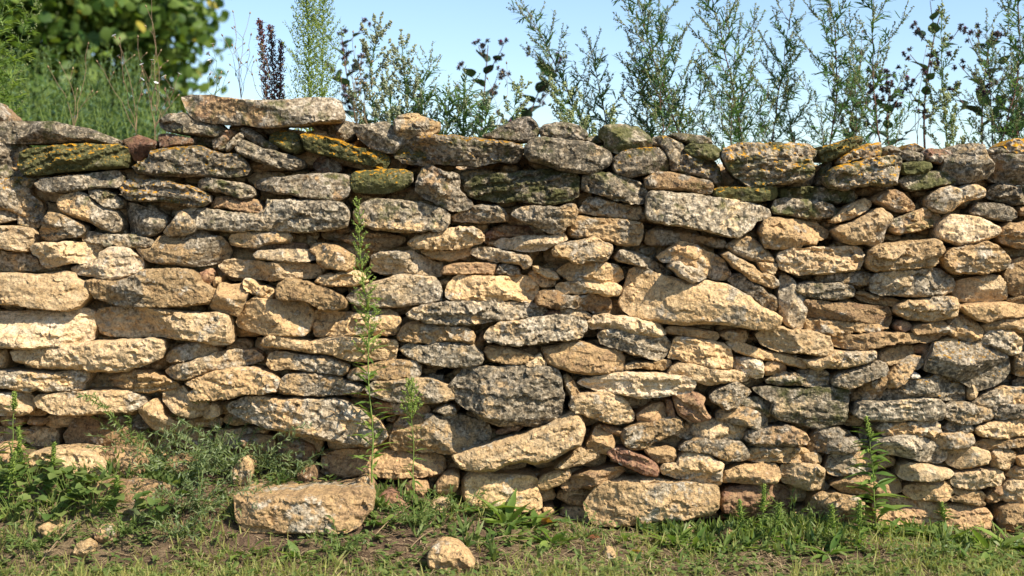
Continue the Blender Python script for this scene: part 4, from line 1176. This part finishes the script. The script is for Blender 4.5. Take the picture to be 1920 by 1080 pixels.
# ------------------------------------------------------------------ plants behind and on the wall
TALL = [  # base px, tip px, depth, branches, branch length, label
    ((1308, 300), (1172, -70), .62, 34, .26, 'tall mugwort leaning over the two small dark cap stones'),
    ((1345, 300), (1235, 15), .80, 28, .28, 'tall mugwort standing close behind the leaning one'),
    ((1402, 300), (1305, -90), .58, 34, .27, 'tall mugwort with dark forked stem behind the broad orange lichened stone'),
    ((1440, 300), (1490, 10), .72, 24, .24, 'upright mugwort rising over the middle of the broad orange lichened stone'),
    ((1537, 300), (1533, -110), .55, 30, .25, 'upright mugwort with thick red stem beside the tilted mossy slab'),
    ((1663, 300), (1648, -60), .52, 22, .26, 'open mugwort with red brown stem behind the big whitish mossy stone'),
    ((1834, 300), (1900, -60), .50, 32, .24, 'bushy mugwort leaning away above the lumpy cream stone'),
]
for i, (b, t, y, n, bl, lab) in enumerate(TALL):
    mugwort(lab, b, t, y, 100 + i, nbr=int(n * .85), blen=bl * 1.15, leaf=.064, bud=1.0, group='tall mugworts on the bank')
mugwort('dark narrow mugwort with bare bent tips standing over the twin brown cap stones', (1142, 280), (985, 15), .85, 121, 26, .27, .062, .8, group='tall mugworts on the bank')
mugwort('dark mugwort with spiky tips beside the brown mossy cap stone', (1150, 280), (1105, 80), .75, 122, 22, .22, .062, .8)
mugwort('pale budding mugwort right of the long slab on the wall top', (748, 260), (712, 50), .48, 123, 34, .18, .040, 1.9, False, 'greybud')
mugwort('pale budding mugwort with many spikes behind the rough light cap stone', (770, 260), (752, 72), .46, 124, 34, .17, .040, 1.9, False, 'greybud')
mugwort('leafy green mugwort with one pale spike behind the rough light cap stone', (805, 260), (806, 100), .44, 125, 28, .17, .060, 1.2, False, 'greybud')
mugwort('short leafy mugwort over the long orange spotted stone', (860, 270), (872, 152), .46, 126, 26, .16, .070, .8, False, 'greybud')
mugwort('low grey green mugwort over the right end of the long orange spotted stone', (900, 270), (908, 190), .40, 127, 22, .12, .055, 1.4, False, 'greybud')
mugwort('low sunlit mugwort behind the pointed brown cap stone', (968, 260), (975, 158), .42, 128, 22, .13, .036, 2.0, False)
mugwort('low sunlit mugwort between the twin brown cap stones', (1092, 262), (1040, 160), .42, 129, 26, .14, .036, 2.0, False)
mugwort('small pale mugwort tuft beside the brown mossy cap stone', (1152, 262), (1150, 205), .42, 130, 10, .07, .028, 1.8, False)
mugwort('thick yellow green flower spike between the open and the bushy mugwort', (1778, 300), (1768, 175), .44, 131, 20, .075, .028, 2.2, False)
mugwort('slim mugwort with fine pale spikes beside the bushy one', (1790, 300), (1765, 10), .60, 132, 24, .16, .040, 1.4, False)
mugwort('leafy mugwort crowding the bushy one from behind', (1870, 300), (1850, 40), .75, 133, 26, .20, .045, 1.2)
mugwort('mugwort at the wall end above the orange lichened cap stone', (1935, 300), (1925, 60), .65, 134, 24, .20, .045, 1.0)
mugwort('fine feathery mugwort between the two red stemmed ones', (1600, 300), (1600, 90), .95, 135, 22, .20, .045, 1.0)
mugwort('low feathery mugwort in front of the upright ones', (1250, 300), (1235, 150), .50, 136, 16, .16, .045, .7)
mugwort('low feathery mugwort at the foot of the forked one', (1375, 300), (1372, 170), .46, 137, 12, .16, .045, .7)
mugwort('leafy green mugwort filling in over the long orange spotted stone', (835, 270), (842, 165), .42, 144, 26, .15, .070, .5, False, 'greybud')
mugwort('small green leafy mugwort behind the blunt grey cap stone', (722, 262), (720, 150), .40, 145, 24, .13, .050, 1.6, False, 'greybud')
mugwort('leaning feathery mugwort behind the two small dark cap stones', (1225, 300), (1190, 110), .70, 146, 22, .24, .065, .8)
mugwort('feathery mugwort standing between forked and upright ones', (1420, 300), (1385, 60), .90, 147, 14, .26, .060, .9)
mugwort('feathery mugwort just left of the red stemmed one', (1500, 300), (1455, 110), .85, 148, 12, .25, .060, .9)
# yellow-green leafy plants over the left end of the wall
mugwort('bright feathery leafy plant over the left end of the wall', (22, 260), (18, -40), .50, 140, 40, .13, .060, 0, False, leafmat='horse', name='feathery_plant', s0=.2, rise=.7)
mugwort('bright feathery leafy plant with tip leaning over the long grey cap slab', (40, 260), (72, -10), .62, 141, 30, .12, .060, .4, False, leafmat='horse', name='feathery_plant', s0=.2, rise=.7)
mugwort('small rosette of stiff narrow leaves on the long grey cap slab', (182, 270), (182, 215), .30, 142, 16, .05, .050, 0, False, leafmat='horse', name='feathery_plant', s0=.1, rise=.5, lobes=0)
mugwort('small fleshy green shoot on the long grey cap slab', (68, 262), (66, 196), .30, 143, 12, .04, .045, 0, False, leafmat='horse', name='feathery_plant', s0=.1, rise=.5, lobes=0)
# columns
plume('dense yellow green flowering column behind the long top slab', (580, 215), (574, -30), .42, 150, .120, 'horsebud', 'horse', 210, 'flowering_plume')
plume('looser yellow green flowering column next to the dense one', (598, 215), (606, -15), .52, 151, .115, 'horsebud', 'horse', 150, 'flowering_plume', dens=15)
plume('dark red seed spike of sorrel leaning left behind the long top slab', (508, 215), (486, 35), .50, 152, 0.030, 'sorrel', 'burdock', 90, 'sorrel_plant', stemm='redstem')
plume('dark red seed spike of sorrel standing upright behind the long top slab', (516, 215), (506, 45), .54, 153, 0.033, 'sorrel', 'burdock', 90, 'sorrel_plant', stemm='redstem')
plume('dark red seed spike of sorrel leaning towards the flowering column', (526, 215), (528, 75), .50, 154, 0.030, 'sorrel', 'burdock', 80, 'sorrel_plant', stemm='redstem')
# burdocks
burdock('burdock with dark round burs between flowering column and pale mugwort', (720, 260), (640, 55), 1.6, 160, 9, .10)
burdock('burdock with broad leaves above the long orange spotted stone', (890, 260), (915, 85), 1.5, 161, 7, .12, 3)
burdock('burdock with broad dark leaves behind the bent tipped mugwort', (960, 260), (1040, 110), 1.7, 162, 8, .13, 3)
burdock('burdock with burs between red stemmed and open mugwort', (1600, 300), (1598, 165), 1.1, 163, 7, .09, 4)
burdock('burdock with burs hugging the open mugwort', (1690, 300), (1672, 150), 1.0, 164, 7, .09, 4)
burdock('purple flowering burdock behind the thick yellow green spike', (1745, 300), (1762, 30), 1.0, 165, 8, .09, 3)
burdock('purple flowering burdock behind the bushy mugwort', (1850, 300), (1860, 60), .9, 166, 9, .10, 3)
burdock('burdock with large pale leaves at the wall end', (1925, 300), (1915, 170), .7, 167, 7, .14, 3)
# campions and dry stalks
campion('dry campion with tall forked stalks left of the long top slab', (255, 270), [(212, 70), (232, 78), (190, 120), (262, 135)], .40, 170, 3)
campion('dry campion with nodding stalks over the long grey cap slab', (138, 265), [(160, 82), (112, 120), (180, 175), (98, 130)], .42, 171, 0)
campion('flowering campion touching the left end of the long top slab', (290, 265), [(287, 120), (335, 145), (316, 170), (300, 130), (330, 180)], .38, 172, 6)
campion('flowering campion on green stalk behind the long top slab', (402, 210), [(402, 90), (390, 140), (412, 150), (425, 155)], .40, 173, 4, False)
campion('brown capsuled campion right of the long top slab', (668, 260), [(660, 60), (684, 98), (648, 110), (640, 150), (675, 140)], .42, 174, 0)
campion('brown capsuled campion close against the pale mugwort', (690, 260), [(683, 100), (700, 150), (668, 150)], .40, 175, 0)
campion('pale dry stalk between sorrel and top slab edge', (497, 215), [(497, 90), (510, 60), (478, 120)], .44, 176, 0)
campion('thin dark twiggy stalk left of the sorrel spikes', (452, 210), [(432, 20), (466, 25), (420, 70), (474, 70), (440, 90)], .60, 177, 0)
campion('pale arching dry stalk against the tree', (292, 240), [(268, 10), (288, 0), (256, 70)], .46, 178, 0)

for k, (b, tips, lab) in enumerate([((1290, 300), [(1225, 120), (1330, 60)], 'bare dry forked stalk among the tall mugworts'), ((1580, 300), [(1620, 60), (1560, 120)], 'bare dry leaning stalk beyond the tilted mossy slab'), ((1720, 300), [(1735, 90), (1700, 140)], 'bare dry stalk behind the small cap stones'), ((930, 270), [(950, 120), (915, 150)], 'thin dry stalk left of the pointed brown cap stone')]):
    campion(lab, b, tips, .7, 190 + k, 0)

# ------------------------------------------------------------------ far weeds and the tree
def far_weeds():
    rng = random.Random(77); lv, st = Leaves(), Tubes(4)
    for i in range(460):
        y = rng.uniform(1.8, 4.2); px = rng.uniform(-160, 470)
        top = 90 + 190 * (max(0, px - 250) / 220) ** 1.3 + rng.uniform(-10, 110)
        t = PX(px, top, y)
        if t.z < 1.15: continue
        r = Vector((t.x + rng.uniform(-.22, .22), y, ground_z(t.x, y)))
        pts = curve(r, t, (rng.uniform(-.03, .03), 0, 0), 5); st.add(pts, .004, .001)
        H = (t - r).length; n = int(H / .022)
        for k in range(n):
            s = (k + .5) / n; p = at(pts, s); a = k * 2.4
            d = Vector((math.cos(a), math.sin(a), .55 + .5 * s))
            lv.add(p, d, UP, rng.uniform(.04, .12) * (1.1 - .7 * s), (.010 if i % 3 else .026) * (1.2 - .6 * s), .3, rng.random())
    o = part('tall_weeds', lv, M['weed'], None, 'lance', 'stuff')
    tag(o, 'mass of soft bluish green tall weeds in front of the tree', 'weeds', kind='stuff')
    s = part('stem', st, M['stem'], None); s.parent = o
far_weeds()

def tree():
    rng = random.Random(31); base = Vector((-6.3, 8.6, 1.03))
    e = empty('broadleaf_tree', base, 'leafy broadleaf tree with a few yellow leaves beyond the weeds', 'tree')
    tr = Tubes(10); lb = Tubes(6)
    tr.add(curve(base, base + Vector((.15, 0, 3.0)), (.08, .05, 0), 8), .24, .13)
    lv, ly = Leaves(), Leaves()
    cl = []
    C = Vector((-6.05, 8.6, 3.35))
    for i in range(680):
        while True:
            v = Vector((rng.uniform(-1, 1), rng.uniform(-1, 1), rng.uniform(-1, 1)))
            if .25 < v.length < 1: break
        c = C + Vector((v.x * 2.85, v.y * 2.2, v.z * 2.6))
        edge = v.length
        cl.append(c)
    for c in cl:
        if rng.random() < .12:
            p0 = base + Vector((.1, 0, rng.uniform(1.2, 3.0))); lb.add(curve(p0, c, (0, 0, -.15), 6), .045, .008)
        n = 60
        for k in range(n):
            o = rvec(rng) * (rng.random() ** .5) * .52; o.z *= .75
            p = c + o
            d = (rvec(rng) + Vector((o.x, o.y, -.6)) * .9).normalized()
            nn = (UP * .8 + rvec(rng) * .6 + Vector((0, -.4, 0))).normalized()
            (ly if rng.random() < .025 else lv).add(p, d, nn, rng.uniform(.08, .15), rng.uniform(.07, .12), .2, rng.random())
    part('trunk', tr, M['bark'], e); part('limbs', lb, M['bark'], e)
    part('crown', lv, M['linden'], e, 'oval', 'stuff', .1); part('yellow_leaves', ly, M['lindeny'], e, 'oval', 'stuff', .1)
tree()

# ------------------------------------------------------------------ plants in front of the wall
horseweed('tallest slender green weed growing up the wall face', (697, 908), (667, 372), -.13, 200, .56, 84, .105, bends=.016, plume=1.15)
horseweed('knee high green weed beside the tallest one', (775, 965), (768, 712), -.15, 201, .30, 36, .075, bends=.006, plume=.9)
horseweed('lush green weed with bright tip standing by the base stones', (1641, 985), (1624, 782), -.17, 202, .20, 70, .125, bends=.008, wide=.26, plume=.28)
horseweed('green seedling at the top of the left bank', (22, 870), (27, 735), -.10, 203, .25, 24, .075, wide=.2, plume=.5)
def short_weed(label, px, py, h, seed, lean=(0, 0), n=16, L=.05, wide=.24, top=.25):
    g = ground_hit(px, py); g.z -= .006
    return horseweed(label, None, g + Vector((lean[0], lean[1], h)), 0, seed, .5, n + 8, L * 1.15, 0, g, wide, plume=.32)
short_weed('thin budding green weed before the red brown base stone', 1428, 1010, .20, 210, (.01, 0), 16, .045)
short_weed('second thin budding weed leaning by the red brown base stone', 1448, 1020, .15, 211, (.03, 0), 14, .040)
short_weed('short budding weed left of the thin budding ones', 1392, 1015, .15, 212, (-.01, 0), 14, .045)
short_weed('small upright weed at the left of the lush green weed', 1565, 1030, .16, 213, (-.01, 0), 16, .045)
short_weed('bushy upright weed touching the lush green weed', 1612, 1035, .18, 214, (.0, 0), 20, .06)
short_weed('forked upright weed under the pinkish base stone', 1775, 1000, .12, 215, (-.02, 0), 14, .06, .26, .15)

short_weed('leafy upright weed at the far left of the round leaved weeds', 40, 905, .20, 216, (-.01, 0), 22, .06)
short_weed('slim upright weed beside the pale broken slab', 92, 925, .18, 217, (.02, 0), 18, .05)
short_weed('leaning upright weed low on the left bank', 12, 965, .22, 218, (.03, 0), 22, .06)
short_weed('slim weed under the smooth tan stone', 215, 960, .13, 219, (.01, 0), 16, .05)

def rosette(label, px, py, seed, n=14, L=.09, wide=.26, shape='lance', mat='horse', up=.7, spread=.02, group=None, name='leafy_weed'):
    rng = random.Random(seed); g = ground_hit(px, py); g.z -= .004
    e = empty(name, g, label, 'plant', group)
    for i in range(n):
        a = i * 2.4 + rng.uniform(-.4, .4); r = rng.uniform(0, spread)
        d = Vector((math.cos(a), math.sin(a), rng.uniform(.35, 1.1) * up * (1.9 if i < n // 3 else .8)))
        leaf_object('leaf', e, mat, g + Vector((math.cos(a) * r, math.sin(a) * r, 0)), d, L * 1.25 * rng.uniform(.6, 1.15), rng, shape, wide)
    return e
ROS = [
    (905, 958, 18, .13, .20, 'lance', 'tuft of long narrow green leaves right of the upright brown stone'),
    (950, 985, 20, .12, .22, 'lance', 'largest tuft of long leaves in front of the pale base stone'),
    (1000, 992, 16, .12, .20, 'lance', 'tuft of long leaves next to the dead orange leaf'),
    (942, 1012, 12, .085, .28, 'lance', 'low leaf rosette on bare soil right of the pale pointed boulder'),
    (1262, 1020, 18, .10, .22, 'lance', 'spreading leafy weed on dark soil before the long base block'),
    (1300, 1030, 14, .10, .26, 'lobed', 'flat lobed rosette next to the spreading leafy weed'),
    (1355, 1035, 14, .09, .26, 'lobed', 'low lobed weed left of the budding weeds'),
    (1400, 985, 16, .07, .36, 'oval', 'clump of oval leaves against the red brown base stone'),
    (1440, 990, 12, .07, .36, 'oval', 'clump of oval leaves under the thin budding weeds'),
    (1490, 1020, 14, .075, .34, 'lobed', 'dark lobed weed between budding weeds and pale corner stone'),
    (1515, 960, 7, .07, .36, 'oval', 'few broad leaves sprouting from the wall foot by the pale corner stone'),
    (1555, 1040, 18, .08, .24, 'lance', 'leafy clump in the grass left of the lush green weed'),
    (1660, 1000, 20, .11, .24, 'lance', 'dense leaf tuft at the root of the lush green weed'),
    (1770, 1020, 20, .11, .22, 'lance', 'fan of long leaves under the pinkish base stone'),
    (1712, 998, 7, .055, .42, 'oval', 'small oval leaved sprout on dark soil left of the leaf fan'),
    (1860, 1035, 20, .11, .24, 'lance', 'leaf tuft right of the fan in the lawn edge'),
    (1900, 1030, 16, .11, .26, 'lobed', 'pale green lobed weed at the lawn edge'),
    (1830, 1060, 14, .09, .26, 'lobed', 'lobed weed in the short grass under the leaf tufts'),
    (715, 985, 9, .065, .60, 'lobed', 'young broad lobed leaves right of the big flat topped block'),
    (455, 1040, 8, .075, .24, 'lobed', 'single toothed weed on soil before the big flat topped block'),
    (560, 1045, 10, .055, .40, 'oval', 'small oval weed before the middle of the big flat topped block'),
    (1170, 1012, 10, .055, .50, 'lobed', 'small cut leaved weed under the long base block'),
    (1040, 1020, 9, .055, .55, 'round', 'pale round leaved sprout beside the dead orange leaf'),
    (1205, 1050, 12, .06, .36, 'oval', 'oval leaved sprout on the grass in front of the long base block'),
]
for i, (px, py, n, L, w, sh, lab) in enumerate(ROS): rosette(lab, px, py, 300 + i, n, L, w, sh)
def round_weed(label, px, py, seed, n=20, h=.12, sp=.10, mat='mallow'):
    rng = random.Random(seed); g = ground_hit(px, py); g.z -= .004
    e = empty('round_leaved_weed', g, label, 'plant'); st = Tubes(4)
    for i in range(n):
        a = rng.uniform(0, 6.28); r = sp * rng.random() ** .6
        p = g + Vector((math.cos(a) * r, math.sin(a) * r * .6, h * rng.uniform(.3, 1)))
        st.add(curve(g, p, (0, 0, .01), 4), .0013, .0008)
        leaf_object('leaf', e, mat, p, Vector((math.cos(a), math.sin(a) - .4, rng.uniform(-.2, .4))), rng.uniform(.026, .052), rng, 'round', .95)
    part('stalks', st, M['stem'], e)
for i, (px, py, lab) in enumerate([(60, 925, 'round leaved weed left of the pale broken slab'), (128, 945, 'round leaved weed covering the pale broken slab edge'), (178, 968, 'round leaved weed below the smooth tan stone'),
                                   (25, 980, 'round leaved weed low on the left bank'), (300, 985, 'round leaved weed right of the crumbly ochre stone'), (98, 985, 'round leaved weed above the flat orange stone')]):
    round_weed(lab, px, py, 350 + i, 26 if i < 3 else 16)

def sprawl(label, px, py, seed, n=26, L=.16, mat='silver', leaf=.018, h=.6, wd=.22):
    """low sprawling herb of thin stems set with small narrow leaves"""
    rng = random.Random(seed); g = ground_hit(px, py); g.z -= .004
    e = empty('sprawling_weed', g, label, 'plant'); st, lv = Tubes(4), Leaves()
    for i in range(n):
        a = rng.uniform(0, 6.28); l = L * rng.uniform(.5, 1.2)
        d = Vector((math.cos(a), math.sin(a) * .6 - .25, rng.uniform(.15, 1) * h)).normalized()
        pts = curve(g, g + d * l, (0, 0, l * .10), 6); st.add(pts, .0012, .0006)
        for k in range(int(l / .006)):
            p = at(pts, (k + 1) * .006 / l); v = (rvec(rng) + d * .7).normalized()
            lv.add(p, v, rvec(rng) + UP * .6, leaf * rng.uniform(.6, 1.3), leaf * wd, .2, rng.random())
    part('stem', st, M['stem'], e); part('foliage', lv, M[mat], e, 'lance', 'stuff')
SPR = [(250, 850, 'straggly long stemmed weed climbing over the left rubble', 14, .26, 'mallow'), (430, 830, 'straggly long stemmed weed trailing across the left stones', 14, .26, 'silver'),
       (345, 905, 'silvery sprawling weed right of the smooth tan stone', 34, .17, 'silver'), (400, 860, 'silvery sprawling weed over the small pale wedge stone', 34, .18, 'silver'), (372, 960, 'silvery sprawling weed low on the bank left of the big block', 34, .17, 'silver'),
       (465, 850, 'silvery sprawling weed above the big flat topped block', 28, .17, 'silver'), (545, 862, 'silvery sprawling weed reaching along the dark layered stone', 24, .16, 'silver'), (285, 815, 'thin sprawling weed climbing the left stones', 20, .18, 'silver'),
       (330, 1010, 'sprawling weed on the soil left of the big block', 26, .12, 'silver'), (235, 1000, 'green sprawling weed between the red lump and the bank', 26, .11, 'mallow'), (60, 1030, 'green sprawling weed in the low grass', 30, .11, 'mallow'),
       (440, 965, 'grey sprawling weed hanging at the end of the big block', 18, .12, 'silver'), (640, 1040, 'green sprawling weed before the big flat topped block', 22, .09, 'mallow'), (780, 985, 'green sprawling weed between big block and pale boulder', 26, .10, 'mallow'),
       (850, 960, 'green sprawling weed behind the pale pointed boulder', 22, .09, 'mallow'), (1090, 1010, 'green sprawling weed at the left corner of the long base block', 20, .08, 'mallow'), (1480, 990, 'dark sprawling weed under the pale corner stone', 22, .10, 'mallow'),
       (1720, 1050, 'green sprawling weed in the grass below the lush weed', 20, .08, 'mallow')]
for i, (px, py, lab, n, L, mt) in enumerate(SPR): sprawl(lab, px, py, 400 + i, max(10, int(n * .62)), L * 1.45, mt, .023, .9)

def straw(label, a, b, seed, r=.0022):
    pa, pb = ground_hit(*a), ground_hit(*b)
    pa.z += .012; pb.z += .03
    t = Tubes(5); t.add(curve(pa, pb, (0, 0, .012), 6), r, r * .7)
    e = link('dry_stalk', mesh_from('dry_stalk', np.array([tuple(v - pa) for v in t.V]), np.array(t.F), M['drystem']), None, pa)
    tag(e, label, 'stalk')
straw('long dry straw slanting over the smooth tan stone', (205, 900), (320, 850), 1)
straw('yellow green fallen stalk on the soil under the brick red lump', (75, 1065), (150, 995), 2, .0028)
straw('dry stalk lying before the long base block', (1270, 1045), (1310, 1032), 3)
straw('dry stalk on the soil between the boulder and the low rosette', (905, 1026), (985, 1024), 4)
straw('dry stalk leaning beside the pale pointed boulder', (770, 1035), (820, 1010), 5)
straw('thin dry stalk right of the big flat topped block', (700, 1015), (770, 965), 6)
rng = random.Random(9)
g = ground_hit(1030, 995); e = empty('dead_leaf_curl', g, 'dead orange and brown curled leaf in the grass', 'leaf')
for k in range(3): leaf_object('leaf', e, 'deadleaf' if k else 'yellow', g + Vector((rng.uniform(-.02, .02), 0, .02)), Vector((rng.uniform(-1, 1), -.4, .6)), .06, rng, 'oval', .6)
for px, py, lab in [(1100, 1012, 'tan dead leaf under the left corner of the long base block'), (1185, 1040, 'yellow fallen leaf before the long base block'), (1880, 1000, 'rusty dead leaf at the foot of the rightmost base stones')]:
    g = ground_hit(px, py); e = empty('dead_leaf', g, lab, 'leaf'); leaf_object('blade', e, 'deadleaf' if 'yellow' not in lab else 'yellow', g + Vector((0, 0, .008)), Vector((1, -.5, .2)), .05, rng, 'oval', .55)

# ------------------------------------------------------------------ grass, seedlings and litter (uncountable)
def ground_cover():
    rng = random.Random(4); gr, dr, cv = Leaves(), Leaves(), Leaves()
    def dens(x, y):
        d = MN.fractal((x * 1.5 + 4, y * 2.2, 1.3), 1.0, 2.0, 3) * .7 + .30
        if y < -.52: d += .04
        if x > .9 and y < -.5: d += .30
        if x < .2 and y < -.45: d -= .12
        if x < -1.2: d += .10
        if -.95 < x < -.35 and y > -.50: d -= .45
        return d
    for i in range(26000):
        x = rng.uniform(-2.6, 2.6); y = -rng.random() ** .8 * 1.25 - .03
        z = ground_z(x, y) - .003
        if rng.random() > dens(x, y): continue
        t = .55 + .45 * max(0, min(1, MN.noise((x * 2.1, y * 2.1, 7)) + .5))
        for q in range(2):
            d = Vector((rng.gauss(0, .45), rng.gauss(0, .45), 1))
            gr.add((x + rng.uniform(-.008, .008), y + rng.uniform(-.008, .008), z), d, rvec(rng), rng.uniform(.025, .085) * t, rng.uniform(.0024, .0050), rng.uniform(0, .5), rng.random())
    for i in range(13000):
        x = rng.uniform(-2.6, 2.6); y = -rng.random() ** .8 * 1.2 - .02
        a = rng.uniform(0, 6.28)
        dr.add((x, y, ground_z(x, y) + rng.uniform(.001, .012)), (math.cos(a), math.sin(a), rng.uniform(-.05, .22)), UP, rng.uniform(.02, .10), rng.uniform(.0018, .0038), rng.uniform(-.1, .2), rng.random())
    for i in range(5200):
        x = rng.uniform(-2.6, 2.6); y = -rng.random() ** .9 * 1.15 - .02
        if rng.random() > dens(x + 3, y) + .15: continue
        z = ground_z(x, y); h = rng.uniform(.005, .045)
        for q in range(rng.randint(3, 6)):
            a = rng.uniform(0, 6.28)
            cv.add((x, y, z + h * rng.random()), (math.cos(a), math.sin(a), rng.uniform(0, .8)), UP + rvec(rng) * .3, rng.uniform(.014, .036), rng.uniform(.007, .016), .2, rng.random())
    for i in range(1500):
        x = rng.uniform(-2.6, 2.6); y = -.05 - abs(rng.gauss(0, .15))
        if -.98 < x < -.40 and y < -.2: continue
        if MN.noise((x * 2.6, y * 3.0 + 9.1, 0)) < .10: continue
        z = ground_z(x, y)
        for q in range(rng.randint(4, 8)):
            a = rng.uniform(0, 6.28); cv.add((x, y, z), (math.cos(a), math.sin(a), rng.uniform(.5, 2.2)), rvec(rng), rng.uniform(.025, .075), rng.uniform(.007, .013), .35, rng.random())
    tag(part('grass', gr, M['grass'], None, 'linear', 'stuff'), 'short yellow green grass on the soil before the wall', 'grass')
    tag(part('straw_litter', dr, M['dry'], None, 'linear', 'stuff'), 'dry straw bits scattered on the soil', 'litter')
    tag(part('seedlings', cv, M['mallow'], None, 'oval', 'stuff'), 'tiny green seedlings covering the soil', 'ground cover')
ground_cover()
